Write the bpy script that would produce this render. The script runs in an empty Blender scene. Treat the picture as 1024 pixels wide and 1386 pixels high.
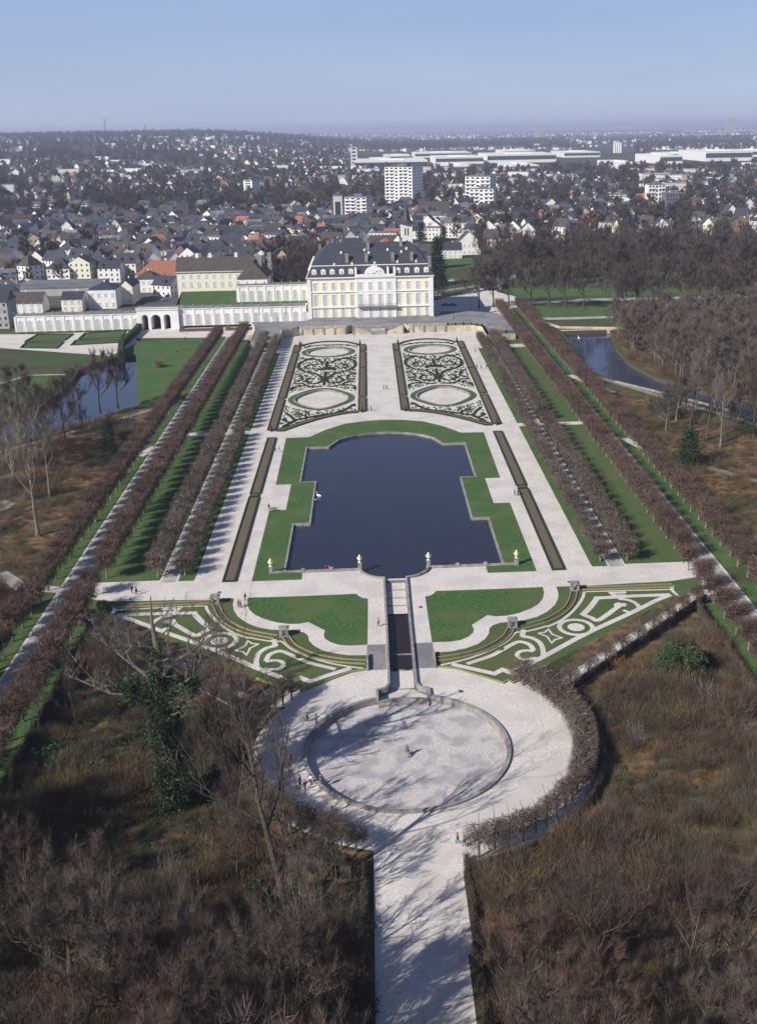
import bpy, bmesh, math, random
from math import sin, cos, pi, radians, atan2, hypot, sqrt
from mathutils import Vector, Matrix
from mathutils.geometry import delaunay_2d_cdt
random.seed(7)
S = bpy.context.scene
C = S.collection
# ---------------------------------------------------------------- camera
CF, CP, CR, CYAW, CX, PPX, PPY, CH = 1410.326, .3030, -.0158, -.0490, -3.658, 571.92, 614.91, 90.0
cam = bpy.data.cameras.new('camera'); camo = bpy.data.objects.new('camera', cam); C.objects.link(camo)
cam.sensor_fit = 'VERTICAL'; cam.sensor_height = 36; cam.lens = CF / 1386 * 36
cam.shift_x = (512 - PPX) / 1386; cam.shift_y = -(693 - PPY) / 1386
cam.clip_start = 1; cam.clip_end = 120000
_f = Vector((0, cos(CP), -sin(CP))); _u = Vector((0, sin(CP), cos(CP))); _r = Vector((1, 0, 0))
_c, _s = cos(CR), sin(CR)
_r2 = _r * _c + _u * _s; _u2 = -_r * _s + _u * _c          # rolled axes
RZ = Matrix.Rotation(CYAW, 3, 'Z')
_r2, _u2, _f2 = RZ @ _r2, RZ @ _u2, RZ @ _f
m = Matrix((_r2, _u2, -_f2)).transposed().to_4x4(); m.translation = (CX, 0, CH)
camo.matrix_world = m
S.camera = camo
def ray(px, py):
    return _r2 * (px - PPX) + _u2 * (PPY - py) + _f2 * CF
def at(px, py, z=0.0):                 # where the sight line through a photo point meets height z
    d = ray(px, py); t = (CH - z) / -d.z
    return (CX + d.x * t, d.y * t)
def xz(px, py, Y):                     # x and z of that sight line at depth Y
    d = ray(px, py); t = Y / d.y
    return (CX + d.x * t, CH + d.z * t)
def proj(x, y, z):
    v = Vector((x - CX, y, z - CH)); w = v.dot(_f2)
    return PPX + CF * v.dot(_r2) / w, PPY - CF * v.dot(_u2) / w
# ---------------------------------------------------------------- world and sun
AZ, EL = radians(37), radians(35)      # sunlight travels towards AZ (from +X)
W = bpy.data.worlds.new('World'); S.world = W; W.use_nodes = True
nt = W.node_tree; nt.nodes.clear()
sky = nt.nodes.new('ShaderNodeTexSky'); sky.sky_type = 'NISHITA'; sky.sun_disc = False
sky.sun_elevation = EL; sky.sun_rotation = radians(233); sky.altitude = 60
sky.air_density = 1.0; sky.dust_density = .4; sky.ozone_density = 4.0
bg = nt.nodes.new('ShaderNodeBackground'); bg.inputs[1].default_value = 0.11
wo = nt.nodes.new('ShaderNodeOutputWorld')
tcw = nt.nodes.new('ShaderNodeTexCoord'); sep = nt.nodes.new('ShaderNodeSeparateXYZ'); rmp = nt.nodes.new('ShaderNodeValToRGB')
e = rmp.color_ramp.elements; e[0].position = 0; e[0].color = (3.2, 3.8, 5.5, 1); e[1].position = 1; e[1].color = (.5, .7, 1.35, 1)
for p_, c_ in ((.03, (2.95, 3.65, 5.5, 1)), (.09, (2.5, 3.3, 5.4, 1)), (.16, (2.15, 2.95, 5.2, 1)), (.35, (.9, 1.3, 2.6, 1))): q_ = e.new(p_); q_.color = c_
mxw = nt.nodes.new('ShaderNodeMix'); mxw.data_type = 'RGBA'; mxw.inputs[0].default_value = .85
nt.links.new(tcw.outputs['Generated'], sep.inputs[0]); nt.links.new(sep.outputs[2], rmp.inputs[0])
nt.links.new(sky.outputs[0], mxw.inputs[6]); cn = nt.nodes.new('ShaderNodeTexNoise'); cn.inputs['Scale'].default_value = 3.0; cn.inputs['Detail'].default_value = 5
mpw = nt.nodes.new('ShaderNodeMapping'); mpw.inputs['Scale'].default_value = (1, 1, 9)
nt.links.new(tcw.outputs['Generated'], mpw.inputs[0]); nt.links.new(mpw.outputs[0], cn.inputs['Vector'])
hsw = nt.nodes.new('ShaderNodeHueSaturation'); mrw = nt.nodes.new('ShaderNodeMapRange'); mrw.inputs[1].default_value = .3; mrw.inputs[2].default_value = .7; mrw.inputs[3].default_value = .98; mrw.inputs[4].default_value = 1.025
mrs = nt.nodes.new('ShaderNodeMapRange'); mrs.inputs[1].default_value = .3; mrs.inputs[2].default_value = .7; mrs.inputs[3].default_value = 1.0; mrs.inputs[4].default_value = .92
nt.links.new(cn.outputs[0], mrw.inputs[0]); nt.links.new(cn.outputs[0], mrs.inputs[0]); nt.links.new(mrw.outputs[0], hsw.inputs['Value']); nt.links.new(mrs.outputs[0], hsw.inputs['Saturation'])
nt.links.new(rmp.outputs[0], hsw.inputs['Color']); nt.links.new(hsw.outputs[0], mxw.inputs[7])
nt.links.new(mxw.outputs[2], bg.inputs[0]); nt.links.new(bg.outputs[0], wo.inputs[0])
sl = bpy.data.lights.new('sun', 'SUN'); so = bpy.data.objects.new('sun', sl); C.objects.link(so)
sl.energy = 4.9; sl.angle = radians(.5); sl.color = (1, .94, .85)
so.rotation_euler = Vector((cos(AZ) * cos(EL), sin(AZ) * cos(EL), -sin(EL))).to_track_quat('-Z', 'Y').to_euler()
S.view_settings.view_transform = 'Standard'; S.view_settings.look = 'None'
S.view_settings.exposure = .25; S.view_settings.gamma = 1
try: S.cycles.volume_bounces = 0; S.cycles.max_bounces = 6
except Exception: pass
# ---------------------------------------------------------------- materials
MATS = {}
def mat(name, c1, c2=None, scale=5, rough=.9, c3=None, scale2=.1, detail=4, bump=0, metal=0, spec=.3, lo=.4, hi=.6, stretch=None, perobj=0, bdist=.05):
    if name in MATS: return MATS[name]
    M = bpy.data.materials.new(name); MATS[name] = M; M.use_nodes = True
    N = M.node_tree.nodes; L = M.node_tree.links; b = N['Principled BSDF']
    b.inputs['Roughness'].default_value = rough; b.inputs['Metallic'].default_value = metal
    b.inputs['Specular IOR Level'].default_value = spec
    g = N.new('ShaderNodeNewGeometry')
    tc = g.outputs['Position']
    if stretch:
        mp = N.new('ShaderNodeVectorMath'); mp.operation = 'MULTIPLY'; mp.inputs[1].default_value = stretch
        L.new(tc, mp.inputs[0]); tc = mp.outputs[0]
    def noise(s, d):
        n = N.new('ShaderNodeTexNoise'); n.inputs['Scale'].default_value = s; n.inputs['Detail'].default_value = d
        L.new(tc, n.inputs['Vector']); return n
    def ramp(f, a, bb, p, q):
        r = N.new('ShaderNodeValToRGB'); e = r.color_ramp.elements
        e[0].position, e[1].position = p, q; e[0].color = (*a, 1); e[1].color = (*bb, 1)
        L.new(f, r.inputs[0]); return r.outputs[0]
    if c2 is None:
        col = None; b.inputs['Base Color'].default_value = (*c1, 1)
        c2 = tuple(x * .8 for x in c1)
    n1 = noise(scale, detail)
    col = ramp(n1.outputs[0], c1, c2, lo, hi)
    if c3:
        n2 = noise(scale2, 3)
        mx = N.new('ShaderNodeMix'); mx.data_type = 'RGBA'
        f = ramp(n2.outputs[0], (0, 0, 0), (1, 1, 1), .45, .62)
        L.new(f, mx.inputs[0]); L.new(col, mx.inputs[6]); mx.inputs[7].default_value = (*c3, 1)
        col = mx.outputs[2]
    if perobj:
        oi = N.new('ShaderNodeObjectInfo'); hs = N.new('ShaderNodeHueSaturation')
        mr = N.new('ShaderNodeMapRange'); mr.inputs[3].default_value = 1 - perobj; mr.inputs[4].default_value = 1 + perobj
        L.new(oi.outputs['Random'], mr.inputs[0]); L.new(mr.outputs[0], hs.inputs['Value'])
        L.new(col, hs.inputs['Color']); col = hs.outputs[0]
    L.new(col, b.inputs['Base Color'])
    if bump:
        bp = N.new('ShaderNodeBump'); bp.inputs['Strength'].default_value = bump; bp.inputs['Distance'].default_value = bdist
        L.new(n1.outputs[0], bp.inputs['Height']); L.new(bp.outputs[0], b.inputs['Normal'])
    return M
gravel = mat('gravel', (.49, .46, .435), (.72, .68, .65), 2.2, c3=(.53, .49, .475), scale2=.16, bump=.5, detail=9, lo=.3, hi=.7)
gravel_worn = mat('gravel_worn', (.32, .31, .305), (.50, .48, .465), 1.5, c3=(.30, .29, .29), scale2=.25, detail=8, lo=.3, hi=.7)
gravel_basin = mat('basin_floor', (.40, .375, .385), (.62, .58, .57), 2.6, c3=(.36, .34, .36), scale2=.4, detail=14, lo=.3, hi=.7)
park_track = mat('park_track', (.19, .165, .145), (.30, .265, .235), .8, c3=(.15, .135, .115), scale2=.2, detail=8)
paving = mat('grey_paving', (.20, .20, .215), (.27, .265, .28), 1.5, c3=(.17, .17, .185), scale2=.12)
asphalt = mat('asphalt', (.07, .07, .078), (.10, .10, .11), 2)
lawn = mat('lawn_grass', (.040, .094, .031), (.078, .140, .046), 1.6, c3=(.088, .126, .050), scale2=.13, bump=.4, rough=1, spec=.1)
lawn_soft = mat('worn_lawn', (.060, .100, .035), (.085, .125, .048), 1.8, c3=(.095, .115, .05), scale2=.12, bump=.4, rough=1, spec=.1)
parkgrass = mat('park_ground', (.050, .070, .030), (.085, .078, .048), .12, c3=(.055, .095, .035), scale2=.02, bump=.5, rough=1, spec=.1)
litter = mat('leaf_litter', (.085, .054, .032), (.19, .125, .070), .5, c3=(.050, .055, .028), scale2=.09, detail=8, bump=1, rough=1, spec=.05, bdist=.3)
soil = mat('bed_soil', (.075, .060, .048), (.125, .10, .08), 3, rough=1, spec=.05)
heather = mat('clipped_bed_planting', (.105, .085, .066), (.17, .14, .108), 6, bump=.6, rough=1, spec=.05)
box_green = mat('box_hedge', (.020, .034, .014), (.045, .062, .026), 4, rough=1, spec=.1, bump=.4)
yellowhedge = mat('yellow_hedge', (.21, .205, .11), (.30, .28, .16), 5, rough=1, spec=.1)
stone = mat('grey_stone', (.24, .235, .23), (.34, .33, .32), 1.4, c3=(.19, .185, .18), scale2=.5)
stone_dark = mat('wet_stone', (.12, .12, .125), (.19, .185, .18), 1.0)
sandstone = mat('sandstone', (.48, .42, .30), (.60, .54, .42), .6, c3=(.40, .36, .29), scale2=.2)
gold = mat('gilded', (.85, .74, .46), (.9, .82, .60), 8, rough=.4, metal=.15)
white_wall = mat('white_plaster', (.79, .78, .76), (.84, .83, .81), .5, c3=(.74, .73, .71), scale2=.12)
yellow_wall = mat('yellow_plaster', (.82, .765, .60), (.86, .81, .66), .5)
cream_wall = mat('cream_plaster', (.76, .725, .60), (.80, .77, .65), .5)
frame_white = mat('window_frame', (.76, .76, .75), (.82, .82, .80), 2)
slate = mat('slate_roof', (.035, .038, .055), (.058, .060, .078), .9, c3=(.045, .048, .068), scale2=.15, rough=.55)
slate2 = mat('brown_tile_roof', (.060, .050, .048), (.095, .078, .072), .9, rough=.8)
redroof = mat('red_tile_roof', (.26, .105, .065), (.33, .15, .10), .8)
greyroof = mat('grey_roof', (.14, .15, .17), (.20, .21, .23), .3, c3=(.11, .12, .14), scale2=.1)
concrete = mat('concrete', (.55, .54, .52), (.64, .63, .61), .4)
concrete_dark = mat('dark_concrete', (.16, .155, .16), (.21, .20, .205), .4)
bark = mat('bark', (.060, .048, .038), (.105, .085, .066), 2.5, perobj=.15)
bark_grey = mat('grey_bark', (.14, .125, .105), (.21, .19, .155), 2.5, perobj=.15)
twig_red = mat('red_brown_twigs', (.090, .058, .046), (.142, .094, .074), .5, perobj=.22)
twig_isle = mat('isle_twigs', (.125, .098, .080), (.18, .145, .12), .3, perobj=.25)
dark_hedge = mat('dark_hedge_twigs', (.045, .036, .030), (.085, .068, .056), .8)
bark_lime = mat('pale_lime_bark', (.20, .185, .15), (.30, .275, .225), 2.5, perobj=.15)
twig_park = mat('purple_twigs', (.075, .054, .050), (.115, .082, .074), .3, perobj=.2)
twig_grey = mat('grey_brown_twigs', (.100, .078, .064), (.150, .120, .100), .5, perobj=.22)
twig_wood = mat('wood_twigs', (.062, .046, .038), (.110, .082, .066), .3, perobj=.25)
twig_pale = mat('pale_twigs', (.15, .125, .105), (.21, .18, .15), .5, perobj=.2)
brush = mat('brushwood', (.100, .064, .038), (.180, .120, .068), .25, c3=(.095, .090, .045), scale2=.06, perobj=.35)
rust = mat('rusty_leaves', (.13, .065, .032), (.19, .10, .05), .4, perobj=.2)
straw = mat('dry_grass', (.15, .115, .065), (.21, .165, .10), .4, perobj=.2)
ivy = mat('ivy_leaves', (.022, .044, .019), (.055, .085, .034), .8, perobj=.2, spec=.3, rough=.5)
ivy_light = mat('pale_ivy', (.055, .070, .032), (.085, .098, .048), .8, perobj=.2)
conifer_g = mat('conifer_needles', (.014, .030, .016), (.030, .052, .026), .8, perobj=.25)
skin = mat('skin', (.52, .33, .25), (.56, .36, .28), 3)
def water_mat(name, base, rough=.05, bumps=.12):
    M = bpy.data.materials.new(name); M.use_nodes = True
    N = M.node_tree.nodes; L = M.node_tree.links; b = N['Principled BSDF']
    b.inputs['Base Color'].default_value = (*base, 1); b.inputs['Roughness'].default_value = rough
    b.inputs['IOR'].default_value = 1.33; b.inputs['Specular IOR Level'].default_value = .5
    g = N.new('ShaderNodeNewGeometry'); n = N.new('ShaderNodeTexNoise'); n.inputs['Scale'].default_value = 1.6; n.inputs['Detail'].default_value = 5
    bp = N.new('ShaderNodeBump'); bp.inputs['Strength'].default_value = bumps; bp.inputs['Distance'].default_value = .1
    L.new(g.outputs['Position'], n.inputs['Vector']); L.new(n.outputs[0], bp.inputs['Height']); L.new(bp.outputs[0], b.inputs['Normal'])
    return M
water = water_mat('pond_water', (.024, .029, .048), .07, .35)
water2 = water_mat('moat_water', (.030, .042, .075), .08, .06)
water_dark = water_mat('canal_water', (.022, .016, .018), .15, .2)
glass = mat('window_glass', (.36, .38, .42), (.46, .48, .52), .5, rough=.15, spec=.8)
glass_dark = mat('dark_glass', (.035, .04, .05), (.06, .065, .08), .5, rough=.2, spec=.6)
carcol = {n: mat('car_paint_' + n, c, tuple(x * .95 for x in c), 1, rough=.3, spec=.6) for n, c in
          dict(white=(.75, .75, .75), silver=(.40, .42, .44), black=(.03, .03, .035), red=(.40, .04, .03), blue=(.05, .09, .25)).items()}
cloth = {n: mat('cloth_' + n, c, tuple(x * .8 for x in c), 6) for n, c in
         dict(black=(.025, .025, .03), red=(.42, .07, .05), blue=(.05, .08, .22), white=(.75, .74, .72), brown=(.15, .09, .06), grey=(.2, .2, .21), green=(.06, .11, .06), pink=(.55, .25, .22)).items()}
hairm = mat('hair', (.05, .035, .025), (.09, .06, .04), 9)
# ---------------------------------------------------------------- helpers
def newmesh(name, verts, faces, mats, mi=None, smooth=False):
    me = bpy.data.meshes.new(name); me.from_pydata(verts, [], faces)
    for mm in (mats if isinstance(mats, (list, tuple)) else [mats]): me.materials.append(mm)
    if mi: me.polygons.foreach_set('material_index', mi)
    if smooth: me.polygons.foreach_set('use_smooth', [True] * len(me.polygons))
    me.update(); return me
def link(name, me, parent=None, loc=None, rz=0):
    o = bpy.data.objects.new(name, me); C.objects.link(o)
    if parent: o.parent = parent
    if loc: o.location = loc
    if rz: o.rotation_euler.z = rz
    return o
def tag(o, label=None, cat=None, group=None, kind=None):
    if label: o['label'] = label
    if cat: o['category'] = cat
    if group: o['group'] = group
    if kind: o['kind'] = kind
    return o
def thing(name, loc, label, cat, group=None, rz=0):
    o = bpy.data.objects.new(name, None); C.objects.link(o); o.location = loc; o.rotation_euler.z = rz
    o.empty_display_size = .5
    return tag(o, label, cat, group)
def copy_tree(o, loc, rz=0, sc=None, label=None, group=None):
    c = o.copy(); C.objects.link(c); c.location = loc; c.rotation_euler.z = rz
    if sc: c.scale = (sc, sc, sc) if not hasattr(sc, '__len__') else sc
    if label: c['label'] = label
    if group: c['group'] = group
    for ch in o.children:
        d = ch.copy(); C.objects.link(d); d.parent = c
        for g in ch.children:
            e = g.copy(); C.objects.link(e); e.parent = d
    return c
ONES = ['zeroth', 'first', 'second', 'third', 'fourth', 'fifth', 'sixth', 'seventh', 'eighth', 'ninth', 'tenth', 'eleventh', 'twelfth', 'thirteenth', 'fourteenth', 'fifteenth', 'sixteenth', 'seventeenth', 'eighteenth', 'nineteenth']
TENS = {2: 'twent', 3: 'thirt', 4: 'fort', 5: 'fift', 6: 'sixt', 7: 'sevent', 8: 'eight', 9: 'ninet'}
def nth(n):
    if n < 20: return ONES[n]
    return TENS[n // 10] + ('ieth' if n % 10 == 0 else 'y-' + ONES[n % 10])
class MB:
    def __init__(s): s.v = []; s.f = []; s.m = []
    def poly(s, pts, mi=0):
        b = len(s.v); s.v += [tuple(p) for p in pts]; s.f.append(tuple(range(b, b + len(pts)))); s.m.append(mi)
    def box(s, x0, x1, y0, y1, z0, z1, mi=0, bottom=False):
        b = len(s.v)
        s.v += [(x0, y0, z0), (x1, y0, z0), (x1, y1, z0), (x0, y1, z0), (x0, y0, z1), (x1, y0, z1), (x1, y1, z1), (x0, y1, z1)]
        for q in [(0, 1, 5, 4), (1, 2, 6, 5), (2, 3, 7, 6), (3, 0, 4, 7), (4, 5, 6, 7)] + ([(3, 2, 1, 0)] if bottom else []):
            s.f.append(tuple(b + i for i in q)); s.m.append(mi)
    def frustum(s, x0, x1, y0, y1, z0, z1, ix, iy, mi=0, jx=None, jy=None):
        jx = ix if jx is None else jx; jy = iy if jy is None else jy
        b = len(s.v)
        s.v += [(x0, y0, z0), (x1, y0, z0), (x1, y1, z0), (x0, y1, z0), (x0 + ix, y0 + iy, z1), (x1 - jx, y0 + iy, z1), (x1 - jx, y1 - jy, z1), (x0 + ix, y1 - jy, z1)]
        for q in [(0, 1, 5, 4), (1, 2, 6, 5), (2, 3, 7, 6), (3, 0, 4, 7), (4, 5, 6, 7)]:
            s.f.append(tuple(b + i for i in q)); s.m.append(mi)
    def gable(s, x0, x1, y0, y1, z0, z1, ov=.3, mi=0, axis='x', gi=None):   # ridge along axis
        gi = mi if gi is None else gi
        if axis == 'x':
            ym = (y0 + y1) / 2; b = len(s.v); k = ov * (z1 - z0) / (ym - y0)
            s.v += [(x0 - ov, y0 - ov, z0 - k), (x1 + ov, y0 - ov, z0 - k), (x1 + ov, y1 + ov, z0 - k), (x0 - ov, y1 + ov, z0 - k), (x0 - ov, ym, z1), (x1 + ov, ym, z1)]
            for q in [(0, 1, 5, 4), (2, 3, 4, 5)]: s.f.append(tuple(b + i for i in q)); s.m.append(mi)
            s.poly([(x0, y0, z0), (x0, ym, z1 - .05), (x0, y1, z0)], gi); s.poly([(x1, y0, z0), (x1, y1, z0), (x1, ym, z1 - .05)], gi)
        else:
            xm = (x0 + x1) / 2; b = len(s.v); k = ov * (z1 - z0) / (xm - x0)
            s.v += [(x0 - ov, y0 - ov, z0 - k), (x1 + ov, y0 - ov, z0 - k), (x1 + ov, y1 + ov, z0 - k), (x0 - ov, y1 + ov, z0 - k), (xm, y0 - ov, z1), (xm, y1 + ov, z1)]
            for q in [(1, 2, 5, 4), (3, 0, 4, 5)]: s.f.append(tuple(b + i for i in q)); s.m.append(mi)
            s.poly([(x0, y0, z0), (x1, y0, z0), (xm, y0, z1 - .05)], gi); s.poly([(x1, y1, z0), (x0, y1, z0), (xm, y1, z1 - .05)], gi)
    def tube(s, p, q, r0, r1, n=5, mi=0, cap=False):
        p = Vector(p); q = Vector(q); d = (q - p)
        if d.length < 1e-5: return
        d.normalize(); a = d.orthogonal().normalized(); c = d.cross(a); b = len(s.v)
        for P, r in ((p, r0), (q, r1)):
            for i in range(n):
                t = 2 * pi * i / n; s.v.append(tuple(P + (a * cos(t) + c * sin(t)) * r))
        for i in range(n): s.f.append((b + i, b + (i + 1) % n, b + n + (i + 1) % n, b + n + i)); s.m.append(mi)
        if cap: s.f.append(tuple(b + n + i for i in range(n))); s.m.append(mi)
    def lathe(s, c, prof, n=12, mi=0):     # prof [(r,z)...]
        b = len(s.v)
        for r, z in prof:
            for i in range(n): t = 2 * pi * i / n; s.v.append((c[0] + r * cos(t), c[1] + r * sin(t), c[2] + z))
        for k in range(len(prof) - 1):
            for i in range(n): s.f.append((b + k * n + i, b + k * n + (i + 1) % n, b + (k + 1) * n + (i + 1) % n, b + (k + 1) * n + i)); s.m.append(mi)
        s.f.append(tuple(b + (len(prof) - 1) * n + i for i in range(n))); s.m.append(mi)
    def mesh(s, name, mats, smooth=False): return newmesh(name, s.v, s.f, mats, s.m, smooth)
    def build(s, name, mats, parent=None, loc=None, rz=0, smooth=False): return link(name, s.mesh(name, mats, smooth), parent, loc, rz)
def inside(x, y, P):
    c = False; n = len(P); j = n - 1
    for i in range(n):
        xi, yi = P[i][0], P[i][1]; xj, yj = P[j][0], P[j][1]
        if (yi > y) != (yj > y) and x < (xj - xi) * (y - yi) / (yj - yi) + xi: c = not c
        j = i
    return c
def region_mesh(name, polys, holes, z, mats):          # flat union of polys minus holes
    V = []; Ed = []
    for P in list(polys) + list(holes):
        b = len(V); n = len(P); V += [Vector((p[0], p[1])) for p in P]; Ed += [(b + i, b + (i + 1) % n) for i in range(n)]
    vs, es, fs, *_ = delaunay_2d_cdt(V, Ed, [], 0, 1e-5)
    F = []
    for f in fs:
        cx = sum(vs[i].x for i in f) / len(f); cy = sum(vs[i].y for i in f) / len(f)
        if any(inside(cx, cy, P) for P in polys) and not any(inside(cx, cy, P) for P in holes): F.append(tuple(f))
    me = newmesh(name, [(v.x, v.y, z) for v in vs], F, mats)
    return me
def region(name, polys, z, mt, holes=(), kind='structure', parent=None):
    o = link(name, region_mesh(name, polys, holes, z, mt), parent)
    if kind: o['kind'] = kind
    return o
def mir(P): return [(-p[0], p[1]) for p in reversed(P)]
def both(*Ps): return [q for P in Ps for q in (P, mir(P))]
def rect(x0, x1, y0, y1): return [(x0, y0), (x1, y0), (x1, y1), (x0, y1)]
def arc(cx, cy, r, a0, a1, n=24, ry=None):
    ry = ry or r
    return [(cx + r * cos(radians(a0 + (a1 - a0) * i / n)), cy + ry * sin(radians(a0 + (a1 - a0) * i / n))) for i in range(n + 1)]
def offset(P, d, closed=False):
    out = []; n = len(P)
    for i in range(n):
        a = P[i - 1] if (i > 0 or closed) else None; b = P[i]; c = P[(i + 1) % n] if (i < n - 1 or closed) else None
        def nrm(p, q):
            l = hypot(q[0] - p[0], q[1] - p[1]) or 1; return (-(q[1] - p[1]) / l, (q[0] - p[0]) / l)
        if a is None: nn = nrm(b, c)
        elif c is None: nn = nrm(a, b)
        else:
            n1, n2 = nrm(a, b), nrm(b, c); sx, sy = n1[0] + n2[0], n1[1] + n2[1]; k = sx * sx + sy * sy
            k = 2 / max(k, .8); nn = (sx * k / 1, sy * k / 1); nn = (nn[0] , nn[1])
        out.append((b[0] + nn[0] * d, b[1] + nn[1] * d))
    return out
def stroke(P, w, closed=False):
    a, b = offset(P, w / 2, closed), offset(P, -w / 2, closed); n = len(P)
    return [[a[i], b[i], b[(i + 1) % n], a[(i + 1) % n]] for i in range(n if closed else n - 1)]
def wall_mb(mb, P, w, z0, z1, closed=False, mi=0, z1b=None):
    a, b = offset(P, w / 2, closed), offset(P, -w / 2, closed); n = len(P); k = n if closed else n - 1
    zz = [z1 if z1b is None else z1 + (z1b - z1) * i / (n - 1) for i in range(n)]
    for i in range(k):
        j = (i + 1) % n
        mb.poly([(*a[i], zz[i]), (*b[i], zz[i]), (*b[j], zz[j]), (*a[j], zz[j])], mi)
        mb.poly([(*a[i], z0), (*a[i], zz[i]), (*a[j], zz[j]), (*a[j], z0)], mi)
        mb.poly([(*b[i], zz[i]), (*b[i], z0), (*b[j], z0), (*b[j], zz[j])], mi)
    if not closed:
        for i in (0, n - 1): mb.poly([(*a[i], z0), (*b[i], z0), (*b[i], zz[i]), (*a[i], zz[i])], mi)
def smoothline(P, k=6):
    out = []; n = len(P)
    for i in range(n - 1):
        p0, p1, p2, p3 = P[max(i - 1, 0)], P[i], P[i + 1], P[min(i + 2, n - 1)]
        for j in range(k):
            t = j / k
            out.append(tuple(.5 * (2 * p1[d] + (p2[d] - p0[d]) * t + (2 * p0[d] - 5 * p1[d] + 4 * p2[d] - p3[d]) * t * t + (3 * p1[d] - p0[d] - 3 * p2[d] + p3[d]) * t ** 3) for d in (0, 1)))
    out.append(tuple(P[-1][:2])); return out
exec_parts = []
# ================================================================ SETTING: ground, water, paths
pond_half = [(2.3, 200.8), (5.0, 201.9), (6.4, 203.7), (7.2, 206.0), (23.3, 206.0), (23.3, 234.6), (19.3, 234.6), (19.3, 266.0), (23.4, 266.0), (23.4, 297.6), (17.0, 297.6)]
A = []
for i in range(1, 12):                       # round head of the pond
    t = i / 12; A.append((17.0 - 34 * t, 297.6 + 14.0 * sqrt(max(0, 1 - (1 - 2 * t) ** 2)) ** 1.15))
POND = pond_half + A + mir(pond_half)
CHAN = [(2.0, 156.8), (2.0, 200.0), (-2.0, 200.0), (-2.0, 156.8)]
MOUTH = [(2.0, 156.8), (4.0, 154.7), (4.1, 152.4), (-4.1, 152.4), (-4.0, 154.7), (-2.0, 156.8)]
BC = (0, 137.8); BR = 15.2
BASIN = arc(*BC, BR, 0, 360, 64)[:-1]
MOATL = [at(*p) for p in [(185, 480), (188, 548), (165, 556), (100, 574), (40, 590), (-60, 622), (-60, 600), (0, 572), (60, 548), (95, 520), (108, 500), (135, 490), (160, 482)]]
MOATR = [(84.5, 470), (80.5, 392), (86, 370), (101, 347), (113, 326), (125, 300), (160, 262), (178, 276), (147, 308), (127, 332), (113, 352), (102, 376), (98.5, 402), (100, 430), (105, 462), (110.5, 471.5)]
MOATR2 = [at(*p) for p in [(925, 446), (960, 440), (1060, 446), (1060, 462), (980, 462), (930, 456)]]
BASIN_UP = arc(21.6, 437, 8.9, 0, 360, 40)[:-1]
BASIN_LO = []
for i in range(64):                            # lobed basin
    t = 2 * pi * i / 64; k = 1 + .05 * cos(4 * t); BASIN_LO.append((21.4 + 9.0 * k * cos(t), 356.3 + 12.6 * k * sin(t)))
WATERHOLES = [POND, CHAN, MOUTH, BASIN]
UPB = both(BASIN_UP, BASIN_LO)
MH = [MOATL, MOATR, MOATR2]
region('ground', [rect(-1500, 1500, -300, 760)], 0, parkgrass, WATERHOLES + UPB + MH)
# far terrain, rising into hills on the left and in the middle
def S01(t): t = max(0, min(1, t)); return t * t * (3 - 2 * t)
def hz(x, y):
    if y < 1000: return 0.0
    h = 76 * S01((y - 1300) / 4500) * S01((.03 * y + 60 - x) / (500 + .12 * y))
    return h * (1 + .07 * sin(x * .0021 + 1) * cos(y * .0013)) 
ys = [760, 900, 1050, 1200] + list(range(1300, 6900, 140)) + [7600, 9000, 12000, 18000, 30000, 38000]
V = []; F = []; NX = 150
for j, y in enumerate(ys):
    for i in range(NX + 1):
        x = (i / NX - .5) * 2 * (1500 + (y - 760) * .9); V.append((x, y, hz(x, y) if y < 12000 else hz(x, y) * (0 if y > 12000 else 1)))
for j in range(len(ys) - 1):
    for i in range(NX): a = j * (NX + 1) + i; F.append((a, a + 1, a + NX + 2, a + NX + 1))
farland = mat('far_fields', (.048, .052, .036), (.085, .078, .060), .004, c3=(.045, .066, .036), scale2=.0012, rough=1, spec=.05)
tag(link('terrain', newmesh('terrain', V, F, farland, smooth=True)), kind='structure')
tag(region('pond_water', [POND], -.55, water), kind='structure')
tag(region('moat_water', [MOATL, MOATR, MOATR2], -1.6, water2), kind='structure')
# banks of water bodies and channel sides
mb = MB()
def skirt(P, z0, z1, mi=0):
    for i in range(len(P)):
        a, b = P[i], P[(i + 1) % len(P)]; mb.poly([(*a, z1), (*b, z1), (*b, z0), (*a, z0)], mi)
skirt(POND, -1.2, .001, 0)
for P in (MOATL, MOATR, MOATR2): skirt(P, -2.2, .001, 1)
for P in UPB: skirt(P, -1.3, .001, 0)
tag(mb.build('bank', [stone, soil]), kind='structure')
mb = MB()                                       # canal between pond and basin: sloping floor, walls
zf = lambda y: -.95 if y < 165 else -.95 + .35 * min(1, (y - 165) / 33)
for s in (-1, 1):
    for (a, b) in ((156.8, 178), (178, 200)):
        mb.poly([(s * 2, a, .1), (s * 2, b, .1), (s * 2, b, -1.4), (s * 2, a, -1.4)])
    mb.poly([(s * 2, 156.8, .1), (s * 4, 154.7, .1), (s * 4, 154.7, -1.4), (s * 2, 156.8, -1.4)])
    mb.poly([(s * 4, 154.7, .1), (s * 4.1, 152.4, .1), (s * 4.1, 152.4, -1.4), (s * 4, 154.7, -1.4)])
mb.poly([(-2, 200, .02), (2, 200, .02), (2, 200, -1.4), (-2, 200, -1.4)])
skirt([(BC[0] + (p[0] - BC[0]) * 1.0, p[1]) for p in BASIN], -1.2, .02)
tag(mb.build('canal_wall', [stone_dark]), kind='structure')
region('canal_floor', [rect(-1.99, 1.99, 185.5, 199.99)], -.62, gravel)
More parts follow.
